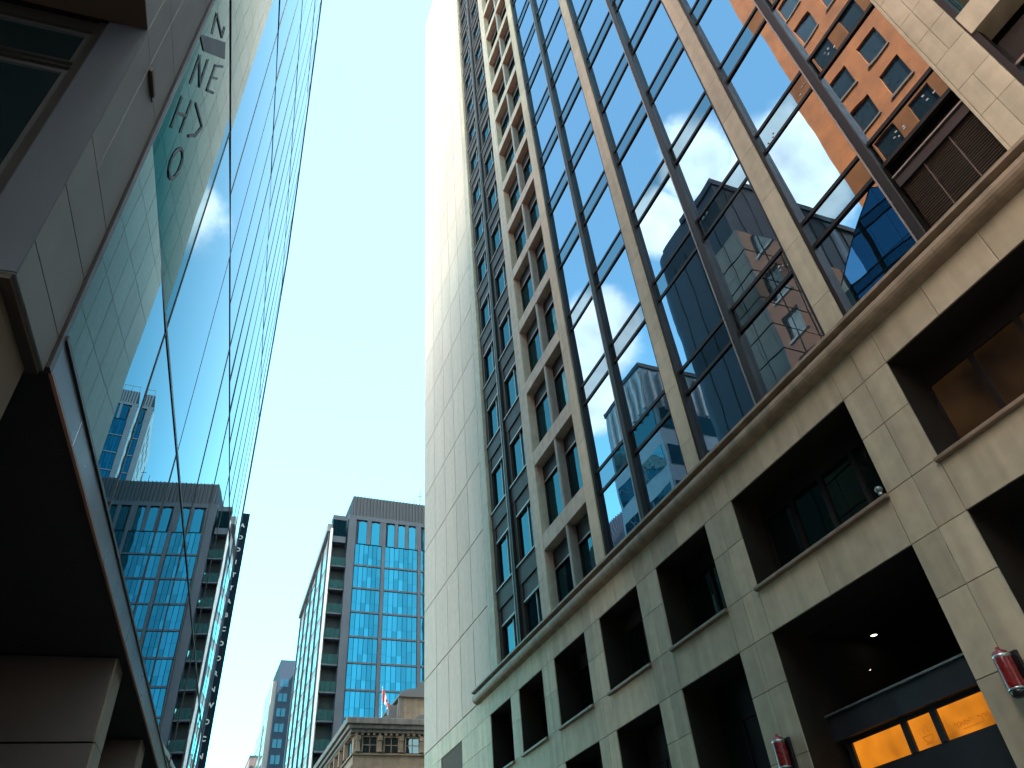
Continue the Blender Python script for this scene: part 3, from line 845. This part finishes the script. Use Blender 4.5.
# corner frame, fascia
t = MB(); lbox(t, 5.02, 5.10, -0.02, 0.2, 5.62, 33.0); t.build('corner_frame', MT['lmull'], LT)
t = MB(); lbox(t, 5.105, 5.125, -0.015, 0.1, 6.0, 32.9); t.build('edge_trim', MT['fascia'], LT)
t = MB()
fj = [5.1, 6.17, 10.84, 15.5, 20.2, 24.0, 27.5]
for a, b in zip(fj[:-1], fj[1:]): lbox(t, a + 0.008, b - 0.008, -0.012, 0.016, 5.66, 5.98)
t.build('fascia', MT['fascia'], LT, bevel=0.006)
t = MB(); lbox(t, 5.1, 27.5, -0.016, 0.012, 5.635, 5.655); t.build('drip_edge', MT['copper'], LT)
t = MB(); lbox(t, 5.1, 27.5, -0.03, 0.1, 5.985, 6.03); t.build('bottom_rail', MT['lmull'], LT)
t = MB(); lbox(t, 4.9, 27.4, 0.02, 7.0, 5.68, 5.74); t.build('soffit', MT['dark'], LT)
t = MB(); lbox(t, 4.9, 27.4, 6.0, 6.5, 0.2, 5.68); lbox(t, 4.9, 5.0, 3.0, 6.0, 0.2, 5.68); t.build('passage_wall', MT['dark'], LT)
# columns under the glass
c0 = None
for k in range(4):
    t = MB(); s = 11.35 + 4.05 * k
    zc = [0.15, 2.4, 4.55, 5.66]
    for a, b in zip(zc[:-1], zc[1:]):
        lbox(t, s, s + 0.62, 0.16, 2.6, a + 0.008, b - 0.008)
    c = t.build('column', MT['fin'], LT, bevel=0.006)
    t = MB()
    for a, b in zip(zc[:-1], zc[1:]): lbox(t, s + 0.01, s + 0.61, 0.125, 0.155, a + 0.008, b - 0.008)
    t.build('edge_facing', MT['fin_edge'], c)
# concrete pier, wall and the window near the camera
CZ = [5.55, 5.92, 6.6, 7.28, 9.15, 10.1, 12.0, 14.2, 17, 20, 23, 26, 29, 33]
t = MB()
for a, b in zip(CZ[:-1], CZ[1:]):
    ss = [3.98, 5.0] if b < 7.3 else [3.98, 4.33, 5.0]
    for p, q in zip(ss[:-1], ss[1:]): lbox(t, p + 0.003, q - 0.003, 0.0, 0.30, a + 0.004, b - 0.004)
t.build('concrete_pier', MT['lconc'], LT, bevel=0.004)
t = MB(); lbox(t, 3.972, 3.992, -0.004, 0.34, 5.56, 9.15); jm = t.build('jamb', MT['ljamb'], LT)
t = MB()
for a, b in zip(CZ[4:-1], CZ[5:]): lbox(t, 0.9, 3.97, 0.0, 0.3, a + 0.01, b - 0.004)
t.build('upper_wall', MT['lconc'], LT)
t = MB(); lbox(t, 0.9, 4.95, 0.3, 11, 9.30, 33); lbox(t, 4.2, 4.95, 0.3, 11, 0.1, 9.3); lbox(t, -14, 3.9, 4.2, 11, 0.1, 9.3); t.build('body', MT['dark'], LT)
t = MB(); lbox(t, 4.06, 4.93, 0.10, 4.2, 0.1, 5.50); t.build('lower_wall', MT['lowwall'], LT)
t = MB(); lbox(t, 3.99, 4.98, 0.02, 4.2, 5.505, 5.552); t.build('pier_underside', MT['soffit'], LT)
t = MB(); lbox(t, 0.9, 3.97, 0.005, 4.2, 9.155, 9.17); t.build('recess_head', MT['brownbox'], LT)
# glazing in the return face beside the pier
fr = MB()
lbox(fr, 4.0, 4.15, 0.34, 0.43, 5.56, 9.15); lbox(fr, 4.02, 4.15, 0.43, 4.2, 8.98, 9.15); lbox(fr, 4.0, 4.15, 0.43, 4.2, 5.56, 5.66)
lbox(fr, 4.02, 4.15, 0.43, 4.2, 8.27, 8.36)
lbox(fr, 3.99, 4.02, 0.43, 4.2, 8.30, 8.33)
for d in (1.6, 2.9): lbox(fr, 4.02, 4.15, d - 0.04, d + 0.04, 5.66, 8.98)
wn = fr.build('window', MT['black'], LT)
for (z0, z1) in ((5.66, 8.27), (8.36, 8.98)):
    for (a, b) in ((0.43, 1.56), (1.64, 2.86), (2.94, 4.2)):
        t = MB(); lbox(t, 4.075, 4.10, a, b, z0, z1); wp = t.build('pane', MT['lwin'], wn)
        t = MB(); lbox(t, 4.05, 4.08, a + 0.01, a + 0.07, z0 + 0.01, z1 - 0.01); lbox(t, 4.05, 4.08, a + 0.07, b - 0.01, z0 + 0.01, z0 + 0.06); lbox(t, 4.05, 4.08, a + 0.07, b - 0.01, z1 - 0.06, z1 - 0.01)
        t.build('sash', MT['shopmetal'], wp)
# mirrored lettering painted on the glass in place of a reflection
MIRRORED_LETTERS = {
 'N top': [[(5.53, 12.45), (5.41, 12.81)], [(5.41, 12.81), (5.94, 13.21)], [(5.94, 13.21), (5.9, 13.45)]],
 'N': [[(5.5, 10.97), (5.44, 11.59)], [(5.44, 11.57), (5.84, 11.51)], [(5.84, 11.51), (5.76, 12.1)]],
 'E': [[(6.16, 12.0), (6.12, 12.65)], [(6.12, 12.65), (6.44, 13.25)], [(6.15, 12.35), (6.38, 12.75)], [(6.16, 12.0), (6.46, 12.46)]],
 'H': [[(5.48, 9.87), (5.43, 10.48)], [(5.81, 10.31), (5.78, 10.99)], [(5.47, 10.18), (5.8, 10.66)]],
 'arrow': [[(5.96, 11.25), (6.52, 11.6)], [(6.52, 11.6), (6.37, 11.1)], [(6.35, 11.1), (6.14, 10.73)]],
 'O': [[(6.27, 10.24), (6.26, 10.06)], [(6.26, 10.06), (6.2, 9.86)], [(6.2, 9.86), (6.1, 9.7)], [(6.1, 9.7), (6.01, 9.62)], [(6.01, 9.62), (5.93, 9.63)], [(5.93, 9.63), (5.88, 9.73)], [(5.88, 9.73), (5.89, 9.9)], [(5.89, 9.9), (5.95, 10.1)], [(5.95, 10.1), (6.04, 10.27)], [(6.04, 10.27), (6.14, 10.36)], [(6.14, 10.36), (6.23, 10.35)], [(6.23, 10.35), (6.27, 10.24)]],
 'stroke': [[(5.43, 8.55), (5.41, 8.8)]]}
for nm_, strokes in MIRRORED_LETTERS.items():
    t = MB()
    for q, ((sa, za), (sb_, zb)) in enumerate(strokes):
        dx, dz = sb_ - sa, zb - za; ln = math.hypot(dx, dz)
        wx, wz = -dz / ln * 0.016, dx / ln * 0.016 * 1.6
        ex, ez = dx / ln * 0.012, dz / ln * 0.012
        lprism(t, [(sa - wx - ex, za - wz - ez), (sb_ - wx + ex, zb - wz + ez), (sb_ + wx + ex, zb + wz + ez), (sa + wx - ex, za + wz - ez)], 0.004 - 0.0006 * (q % 4), 0.012)
    t.build('letter', MT['letter'], LT)
t = MB(); lprism(t, [(5.16, 11.63), (6.15, 13.48), (6.4, 13.42), (5.49, 11.83)], 0.006, 0.012); t.build('dark_bar', MT['letter'], LT)
t = MB(); lprism(t, [(5.13, 8.05), (5.80, 8.84), (6.02, 8.84), (5.15, 7.85)], 0.006, 0.012); t.build('dark_bar', MT['letter'], LT)
# little brown box on the concrete
o = thing('wall_box', 'small rusty brown box fixed to the concrete pier at upper left', 'fixture', (0, 0, 0), 0)
o.location = LT.matrix_world.translation
o.location = (-2 * K * NX, -2 * K * NY, 0.12); o.rotation_euler = (0, 0, math.atan2(UY, UX))
t = MB(); lbox(t, 4.32, 4.62, -0.045, -0.002, 9.02, 9.09); t.build('case', MT['brownbox'], o, bevel=0.006)
t = MB(); lbox(t, 4.625, 4.69, -0.02, -0.004, 9.045, 9.065); t.build('conduit', MT['black'], o)

# ================================================================== far end of the street
SL = thing('vertical_sign', 'tall thin navy sign slab with one column of white letters beyond the glass facade', 'sign', (0.3, 45, 0))
t = MB(); t.box(-2.4, 0.77, 0, 3.0, 0, 27.25); t.build('slab', MT['signnavy'], SL)
txt = 'AODITTABCOORNWOCNVEOUIOA'
for i, ch in enumerate(txt):
    part_thing_text(ch, 0.37, 0.02, MT['signletter'], 'letter', SL, (0.43, -0.03, 26.2 - i * 0.86), (math.pi / 2, 0, 0), 0, 'CENTER')

# ---- ribbed crown towers
def rib_tower(name, label, loc, W_, Dp, H, rz=0.0, detail=True, pitch=2.87, side=True):
    """front face in local -y from x=0; crown of ribs, tall slot windows, then glazed storeys"""
    o = thing(name, label, 'building', loc, rz)
    ch = 2.95
    t = MB(); t.box(0.0, W_, 0.25, Dp, 0, H - ch); t.build('wall', MT['cgrey'], o)
    t = MB(); t.box(0.45, W_, 0.15, Dp - 0.4, H - ch + 0.12, H); cr = t.build('crown', MT['cnavy'], o)
    t = MB()
    for i in range(int((W_ - 0.45) / 0.42) + 1):
        t.box(0.45 + i * 0.42, 0.53 + i * 0.42, 0.0, 0.16, H - ch + 0.12, H + 0.02)
    for i in range(int((Dp - 0.7) / 0.42)):
        t.box(0.30, 0.46, 0.2 + i * 0.42, 0.32 + i * 0.42, H - ch + 0.12, H + 0.02)
    t.build('rib', MT['crib'], cr)
    t = MB(); t.box(-0.05, W_ + 0.02, -0.05, Dp + 0.02, H - ch - 0.42, H - ch + 0.118); t.build('band', MT['cgrey'], o)
    # piers
    bays = []
    x = 0.25; first = True
    pier = MB(); pier.box(-0.03, 0.85, -0.08, 0.3, 0, H - ch - 0.42)
    x = 0.95; wb = 3.2
    i = 0
    while x + 2 < W_:
        x1 = min(x + wb, W_ - 0.4)
        bays.append((x, x1))
        pier.box(x1 + 0.04, x1 + 0.42, -0.06, 0.3, 0, H - ch - 0.42)
        x = x1 + 0.46; wb = 4.05; i += 1
    pier.build('pier', MT['cgrey'], o)
    ztop = H - ch - 3.7
    sb = MB()
    for bi, (a, b) in enumerate(bays):
        n = 2 if b - a < 3.5 else 3
        wdt = (b - a) / n
        # top storey: wall with tall slots
        for j in range(n):
            s0, s1 = a + j * wdt + wdt * 0.16, a + (j + 1) * wdt - wdt * 0.22
            p = MB()
            pr = [(s0, ztop + 0.05), (s1, ztop + 0.05), (s1, H - ch - 0.75), ((s0 + s1) / 2, H - ch - 0.6), (s0, H - ch - 0.75)]
            p.prism([(q[0], q[1]) for q in pr], 0.0, 0.2, 'y'); p2 = p.build('slot_window', MT['cglass'], o)
            sb.box(s1 + 0.03, a + (j + 1) * wdt + wdt * 0.12, -0.03, 0.26, ztop, H - ch - 0.42)
        z = ztop
        while z > 6:
            zb = max(z - pitch, 0.3)
            p = MB()
            m = 6 if b - a < 3.5 else 7
            for q in range(m):
                y_off = random.uniform(0, 0.012)
                zm = zb + 0.2 + (z - zb) * random.choice((0.28, 0.34, 0.34, 0.34, 0.5)); xa_, xb_ = a + (b - a) * q / m + 0.025, a + (b - a) * (q + 1) / m - 0.025
                p.box(xa_, xb_, 0.10 + y_off, 0.2, zb + 0.2, zm - 0.012); p.box(xa_, xb_, 0.105 + y_off, 0.2, zm + 0.012, z - 0.02)
            win = p.build('window', MT['cglass'], o)
            fb = MB(); fb.box(a - 0.03, b + 0.03, 0.0, 0.26, zb, zb + 0.2); fb.build('floor_beam', MT['cgrey'], o)
            z = zb
    sb.build('slot_mullion', MT['cgrey'], o)
    return o
CT = rib_tower('ribbed_crown_tower', 'blue glass tower with dark ribbed crown at the end of the street', (13.5, 80, 0), 26, 24, 51.55)
# recessed balconies at its left corner, and the pale left side
t = MB(); t.box(-1.75, 0.0, 1.2, 20, 0, 45.0); t.build('recess_wall', MT['cdark'], CT)
t = MB(); t.box(-1.95, -0.25, 0.1, 1.2, 47.9, 48.5); t.box(-1.95, -0.25, 0.15, 1.2, 44.9, 45.7); t.box(-1.9, -0.25, 0.5, 3.0, 45.7, 47.9); t.build('corner_room', MT['cgrey'], CT)
t = MB()
for i in range(3): t.box(-1.92 + i * 0.56, -1.40 + i * 0.56, 0.12, 0.2, 45.75, 47.88)
t.build('corner_glass', MT['cglass'], CT)
z = 44.6
while z > 8:
    t = MB(); t.box(-1.8, -0.05, 0.15, 1.3, z - 2.87, z - 2.7); b = t.build('balcony', MT['cgrey'], CT)
    t = MB()
    for i in range(3): t.box(-1.75 + i * 0.56, -1.23 + i * 0.56, 0.18, 0.22, z - 2.69, z - 1.65)
    t.build('railing', MT['cbal'], b)
    z -= 2.87
t = MB(); t.box(-2.10, -1.88, 0.0, 0.5, 0, 46.6); t.build('bright_corner_edge', MT['white'], CT)  # white strip stands in for a bright reflecting glass edge
t = MB(); t.prism([(0.4, 46.4), (20.4, 43.6), (20.4, 44.4), (0.4, 47.4)], -2.5, -1.7, 'x'); t.build('side_roof', MT['pinkgrey'], CT)
t = MB(); t.prism([(0.5, 0.0), (20.3, 0.0), (20.3, 43.5), (0.5, 46.3)], -2.1, -1.72, 'x'); t.build('side_wall', MT['pinkgrey'], CT)
z = 43.0
k = 0
while z > 6:
    for i in range(5):
        y0 = 0.9 + i * 3.9
        if z + 0.9 > 46 - y0 * 0.14: continue
        t = MB()
        for q in range(3): t.box(-2.16, -2.11, y0 + q * 1.18 + 0.05, y0 + q * 1.18 + 1.12, z - 0.95, z + 0.85)
        t.build('side_window', MT['cglass2'], CT)
    z -= 2.87
t = MB()
for y in (0.62, 4.6, 8.5, 12.4, 16.3, 20.1): t.box(-2.28, -2.12, y - 0.12, y + 0.12, 0, 46.3 - y * 0.14)
t.build('side_fin', MT['crib'], CT)
t = MB(); t.box(9.2, 9.26, 1.0, 1.06, 51.5, 54.2); t.box(8.9, 9.5, 1.0, 1.04, 53.3, 53.36); t.box(8.4, 8.45, 1.0, 1.05, 51.5, 53.0); t.build('antenna', MT['cdark'], CT)

# tower just behind, hidden from the eye but mirrored in the left glass
BT = rib_tower('ribbed_crown_tower', 'pale tower with dark ribbed crown mirrored higher in the left glass facade', (35.0, 115, 0), 24, 16, 92.0, R_(-12), pitch=3.6)
t = MB()
for x in frange(0.5, 23, 1.2): t.box(x, x + 0.05, 0.3, 0.35, 92, 93.3)
t.box(0.5, 23, 0.3, 0.34, 93.25, 93.32); t.box(5.0, 5.1, 1, 1.1, 92, 95.4); t.box(4.6, 5.5, 1, 1.06, 94.2, 94.3); t.build('roof_railing', MT['cdark'], BT)
t = MB(); t.box(-0.2, -0.02, 0.3, 15.6, 0, 88.6); t.build('side_wall', MT['white'], BT)
t = MB(); t.box(-0.23, -0.19, 1.5, 2.7, 84, 86); w0 = t.build('side_window', MT['bwin'], BT)
for i in range(5):
    for j in range(14):
        if (i or j) and (i * 7 + j * 3) % 4: dup(w0, BT, dy=i * 2.7, dz=-j * 3.6)
# tower on the left far side mirrored in the right glass
t2 = rib_tower('ribbed_crown_tower', 'ribbed crown tower mirrored low in the right curtain wall glass', (-18, 58.4, 0), 20, 14, 42.0, math.pi / 2)

# pale blue tower with fins, mirrored in the right glass
FT = thing('finned_tower', 'pale blue tower with vertical fins at its top, mirrored in the right glass', 'building', (-6, 35.5, 0))
t = MB(); t.box(-7, 0, 0, 7, 0, 39.0); t.build('wall', MT['fintower'], FT)
t = MB()
for i in range(7): t.box(0.0, 0.25, 0.1 + i * 0.95, 0.35 + i * 0.95, 35.0, 38.6)
for i in range(7): t.box(-6.6 + i * 0.95, -6.35 + i * 0.95, -0.22, 0, 35.0, 38.6)
t.build('fin', MT['white'], FT)
t = MB()
for k in range(10):
    t.box(-0.01, 0.04, 0.3, 6.7, 33.2 - k * 3.2, 34.9 - k * 3.2)
    t.box(-6.7, -0.3, -0.04, 0.01, 33.2 - k * 3.2, 34.9 - k * 3.2)
t.build('ribbon_window', MT['finglass'], FT)
t = MB(); t.box(-7.1, 0.1, -0.1, 7.1, 39.0, 39.4); t.build('roof', MT['crib'], FT)

DB = thing('dark_blue_tower', 'dark blue tower with rounded corner mirrored in the middle of the right curtain wall', 'building', (-5, 22.1, 0))
t = MB()
prf = [(-14, 0), (0, 0), (0, 6.6)] + [(-1.2 + 1.2 * math.cos(q), 6.6 + 1.2 * math.sin(q)) for q in [i * math.pi / 16 for i in range(1, 9)]] + [(-14, 7.8)]
t.prism(prf, 0, 44.7, 'z'); t.build('wall', MT['darkblue'], DB)
t = MB()
for i in range(9): t.box(-13.2 + i * 1.5, -13.14 + i * 1.5, -0.03, 0.0, 2, 44.5)
for i in range(4): t.box(0.0, 0.03, 1.3 + i * 1.5, 1.36 + i * 1.5, 2, 42.0)
t.build('panel_joint', MT['cdark'], DB)
GA = thing('gridded_glass_block', 'pale gridded glass block mirrored low in the right panes before a dark tower', 'building', (-2, 19.4, 0))
t = MB(); t.box(-11, -0.06, 0.06, 2.4, 0, 34.6); t.build('body', MT['cdark'], GA)
t = MB()
ra_ = random.Random(4)
for k in range(16):
    z = 34.6 - k * 1.75
    for i in range(7):
        y_ = ra_.uniform(0, .03)
        t.box(-11 + i * 1.57 + 0.05, -11 + (i + 1) * 1.57 - 0.05, y_, 0.06 + y_, z - 1.70, z - 0.05)
    for i in range(2):
        t.box(-0.06, ra_.uniform(-.03, 0), 0.05 + i * 1.2, 1.2 + i * 1.2, z - 1.70, z - 0.05)
t.build('glass_grid', MT['gridglass'], GA)
t = MB(); t.box(-14.1, 0.12, -0.12, 3.6, 44.7, 45.3); t.box(-10, -0.6, 0.5, 7.0, 45.3, 45.9); t.build('parapet', MT['darkblue'], DB)
t = MB()
rs_ = random.Random(9)
for i in range(5):
    y = 0.9 + i * 0.45
    t.box(0.055, 0.09, y, y + 0.30, 42.6, 42.72); t.box(0.055, 0.09, y + rs_.uniform(0, .2), y + 0.26, 42.72, 43.5); t.box(0.055, 0.09, y, y + 0.1, 42.9, 43.6)
t.build('roof_sign', MT['signletter'], DB)

# orange brick tower on the left behind the camera's view, mirrored in the right glass
BR = thing('brick_tower', 'sunlit orange brick tower mirrored in the upper right panes', 'building', (-14, 0, 0))
t = MB()
ycut = [-6.0]; 
zcut = [0.0]
wy = [(-4.3 + 3.0 * i, -2.55 + 3.0 * i) for i in range(7)]
wz = [(4.0 + 4.2 * j, 6.5 + 4.2 * j) for j in range(17)]
ycut = sorted({-6.0, 18.4} | {v for p in wy for v in p}); zcut = sorted({0.0, 78.0} | {v for p in wz for v in p})
hole = lambda y, z: any(a < y < b for a, b in wy) and any(a < z < b for a, b in wz)
grid_wall(t, ycut, zcut, lambda y, z: hole(y, z), 0.0, -0.25, 0, 0)
t.mi = [0] * len(t.mi)
t.box(-14, -0.26, -6, 18.4, 0, 77.9)
t.build('wall', MT['brick'], BR)
for j, (za, zb) in enumerate(wz):
    if not (6 < j < 17): continue
    for (a, b) in wy:
        t = MB(); t.box(-0.24, -0.18, a, b, za, zb); wi = t.build('window', MT['bwin'], BR)
        t = MB(); t.box(-0.2, 0.10, a - 0.12, b + 0.12, za - 0.18, za - 0.002); t.build('sill', MT['brickstone'], wi)
t = MB(); t.box(-14.2, 0.3, -6.2, 18.6, 77.9, 78.8); t.build('roof', MT['brickstone'], BR)

# historic stone building --------------------------------------------------
HB = thing('stone_corner_building', 'old brown stone building with heavy cornice below the blue glass tower', 'building', (11.75, 60, 0))
t = MB(); t.box(0, 14, 0, 14, 0, 18.0); t.build('wall', MT['sand'], HB)
t = MB()
t.box(-0.35, 14.2, -0.35, 14.2, 18.0, 18.25); t.box(-0.55, 14.3, -0.55, 14.3, 18.25, 18.55); t.box(-0.75, 14.4, -0.75, 14.4, 18.55, 19.0)
hc = t.build('cornice', MT['sand_dark'], HB, bevel=0.04)
for i in range(24):
    t = MB(); t.box(0.05 + i * 0.45, 0.22 + i * 0.45, -0.3, 0.0, 17.82, 17.998); t.build('dentil', MT['sand'], hc)
    t = MB(); t.box(-0.3, 0.0, 0.05 + i * 0.5, 0.25 + i * 0.5, 17.82, 17.998); t.build('dentil', MT['sand'], hc)
t = MB()
for z in (16.6, 15.75): t.box(-0.14, 14.05, -0.14, 14.05, z - 0.12, z)
t.box(-0.2, 14.1, -0.2, 14.1, 15.55, 15.63)
t.build('string_course', MT['sand'], HB)
for row, (za, zb) in enumerate(((16.66, 17.72), (13.6, 15.5), (10.2, 12.8))):
    for i in range(7):
        x0 = 0.69 + 1.68 * i; x1 = x0 + 1.05
        t = MB()
        t.box(x0, x1, -0.06, -0.005, za, zb); w_ = t.build('window', MT['hwin'], HB)
        t = MB(); xm = (x0 + x1) / 2
        t.box(xm - 0.03, xm + 0.03, -0.09, -0.06, za, zb); t.box(x0, x1, -0.085, -0.06, (za + zb) / 2 - 0.03, (za + zb) / 2 + 0.03)
        t.box(x0 - 0.1, x0, -0.16, 0, za, zb); t.box(x1, x1 + 0.1, -0.16, 0, za, zb); t.box(x0 - 0.1, x1 + 0.1, -0.18, 0, zb, zb + 0.08)
        t.build('frame', MT['sand'], w_)
    for i in range(8):
        x = 0.30 + 1.68 * i
        t = MB(); t.box(x - 0.14, x + 0.14, -0.24, -0.0, za + 0.05, zb + 0.05); t.box(x - 0.2, x + 0.2, -0.30, 0, zb - 0.25, zb + 0.1); t.box(x - 0.2, x + 0.2, -0.28, 0, za, za + 0.14)
        t.build('pilaster', MT['sand'], HB, bevel=0.03)
    for i in range(6):
        y0 = 0.8 + 2.1 * i
        t = MB(); t.box(-0.05, -0.004, y0, y0 + 1.1, za, zb); t.build('window', MT['hwin'], HB)
        t = MB(); t.box(-0.28, 0, y0 + 1.4, y0 + 1.75, za, zb + 0.1); t.build('pilaster', MT['sand'], HB)
# penthouse with mansard
t = MB(); t.box(4.45, 12, 3.0, 9, 19.0, 21.8); ph = t.build('penthouse', MT['sand'], HB)
t = MB()
t.prism([(4.15, 21.8), (4.3, 22.15), (5.0, 22.45), (5.6, 22.5), (6.2, 23.2), (12, 23.2), (12.2, 21.8)], 2.8, 9.2, 'y'); t.build('roof', MT['slate'], ph)
t = MB(); t.box(4.2, 4.45, 2.95, 3.3, 19.0, 21.8); t.box(4.05, 4.2, 2.9, 3.4, 19.0, 20.2); t.build('pilaster', MT['sand_dark'], ph)
t = MB()
pr = []
for i in range(13):
    q = math.pi * i / 12; pr.append((6.0 + 0.9 * math.cos(q), 19.05 + 1.1 * math.sin(q)))
t.prism(pr, 2.0, 3.0, 'y'); t.build('dormer', MT['slate'], ph)
t = MB()
pr = [(3.0 + 0.75 * math.cos(math.pi * i / 12), 19.05 + 0.0 + 0.95 * math.sin(math.pi * i / 12)) for i in range(13)]
t.prism(pr, 2.0, 2.8, 'y')
t.box(3.4, 4.1, 3.2, 3.9, 19.0, 21.2)
t.build('dormer', MT['slate'], HB)

# flag on its roof edge
FL = thing('flag', 'drooping red and white flag on a pole above the stone cornice', 'flag', (13.72, 59.6, 19.0))
t = MB(); t.lathe([(0.0, 0), (0.03, 0), (0.025, 2.35), (0.05, 2.37), (0.05, 2.45), (0, 2.47)], 0, 0, 10); t.build('pole', MT['white'], FL)
me = bpy.data.meshes.new('cloth'); bm = bmesh.new(); uvl = bm.loops.layers.uv.new('UVMap')
nu, nv = 24, 16
gr = []
for i in range(nu + 1):
    row = []
    for j in range(nv + 1):
        u, v = i / nu, j / nv
        # hanging cloth: fly end drops, folds along the hoist
        x = 0.03 + 0.52 * u ** 0.8 + 0.05 * math.sin(9 * u + 3 * v) * u
        y = -0.03 - 0.16 * math.sin(u * 15 + v * 2.0) * u * (1 - 0.3 * u)
        z = 2.25 - 0.95 * v * (1 - 0.35 * u) - 1.25 * u ** 1.15 + 0.05 * math.sin(7 * u + 2 * v)
        row.append(bm.verts.new((x, y, z)))
    gr.append(row)
for i in range(nu):
    for j in range(nv):
        f = bm.faces.new((gr[i][j], gr[i + 1][j], gr[i + 1][j + 1], gr[i][j + 1])); f.smooth = True
        for lo, (a, b) in zip(f.loops, ((i, j), (i + 1, j), (i + 1, j + 1), (i, j + 1))): lo[uvl].uv = (a / nu, 1 - b / nv)
bm.to_mesh(me); bm.free(); me.materials.append(MT['flag'])
fo = bpy.data.objects.new('cloth', me); col.objects.link(fo); fo.parent = FL
so_ = fo.modifiers.new('thickness', 'SOLIDIFY'); so_.thickness = 0.006
# leaf emblem in the white middle
t = MB()
leaf = [(0, -.5), (.05, -.2), (.35, -.25), (.3, -.1), (.5, .12), (.38, .15), (.38, .3), (.2, .2), (.22, .45), (.1, .4), (0, .6),
        (-.1, .4), (-.22, .45), (-.2, .2), (-.38, .3), (-.38, .15), (-.5, .12), (-.3, -.1), (-.35, -.25), (-.05, -.2)]
c = gr_c = (0.03 + 0.52 * 0.5 ** 0.8, -0.16, 2.25 - 0.47 * 0.82 - 1.25 * 0.5 ** 1.15)
t.prism([(c[0] + p[0] * 0.2, c[2] + p[1] * 0.36) for p in leaf], -0.20, -0.194, 'y'); t.build('leaf_emblem', MT['flagred'], FL)

# distant towers
DT = thing('navy_slim_tower', 'slim navy tower with pale side far down the street', 'building', (15.0, 160, 0))
t = MB(); t.box(0, 9, 0, 14, 0, 59.4); t.build('wall', MT['signnavy'], DT)
t = MB(); t.box(-1.0, -0.02, 1.5, 14, 0, 55.5); t.build('side_wing', MT['pinkgrey'], DT)
for k in range(13):
    t = MB(); z = 55.5 - k * 2.9
    for q in range(2): t.box(0.35 + q * 0.95, 1.15 + q * 0.95, -0.06, 0, z - 1.6, z)
    t.build('window', MT['navyglass'], DT)
t = MB()
for k in range(16): t.box(-1.05, -1.0, 2.2, 13.5, 53 - k * 2.9, 54.6 - k * 2.9)
t.build('ribbon_window', MT['cglass2'], DT)
DW = thing('pale_low_tower', 'pale striped tower stepping down in front of the slim navy tower', 'building', (13.0, 168, 0))
t = MB(); t.box(0.8, 2.4, 0, 12, 0, 48.6); t.build('wall', MT['pinkgrey'], DW)
t = MB()
for k in range(14): t.box(0.74, 0.8, 0.6, 11.5, 45.5 - k * 2.9, 47.2 - k * 2.9)
t.build('ribbon_window', MT['cglass2'], DW)
FB = thing('far_brick_block', 'small reddish brick block far at the street end', 'building', (12.4, 175, 0))
t = MB(); t.box(0.2, 3, 0, 10, 0, 44.2); t.build('wall', MT['farbrick'], FB)
t = MB(); t.box(0.1, 3.1, -0.1, 10, 44.2, 44.6); t.build('roof', MT['slate'], FB)
t = MB()
for k in range(5): t.box(0.4, 1.1, -0.05, 0, 41 - k * 3, 42.6 - k * 3)
t.build('window', MT['bwin'], FB)

# added unseen block that cuts the sky light from behind the viewer
BB = thing('added_street_blocker', 'added unseen grey block that darkens the street from behind the camera', 'building', (-36, -40, 0))
t = MB(); t.box(-40, 42, -20, 0, 0, 52); t.build('wall', MT['cgrey'], BB)
t = MB()
for k in range(13): t.box(-39, 41, 0.0, 0.05, 3 + k * 3.8, 5.2 + k * 3.8)
t.build('ribbon_window', MT['bwin'], BB)
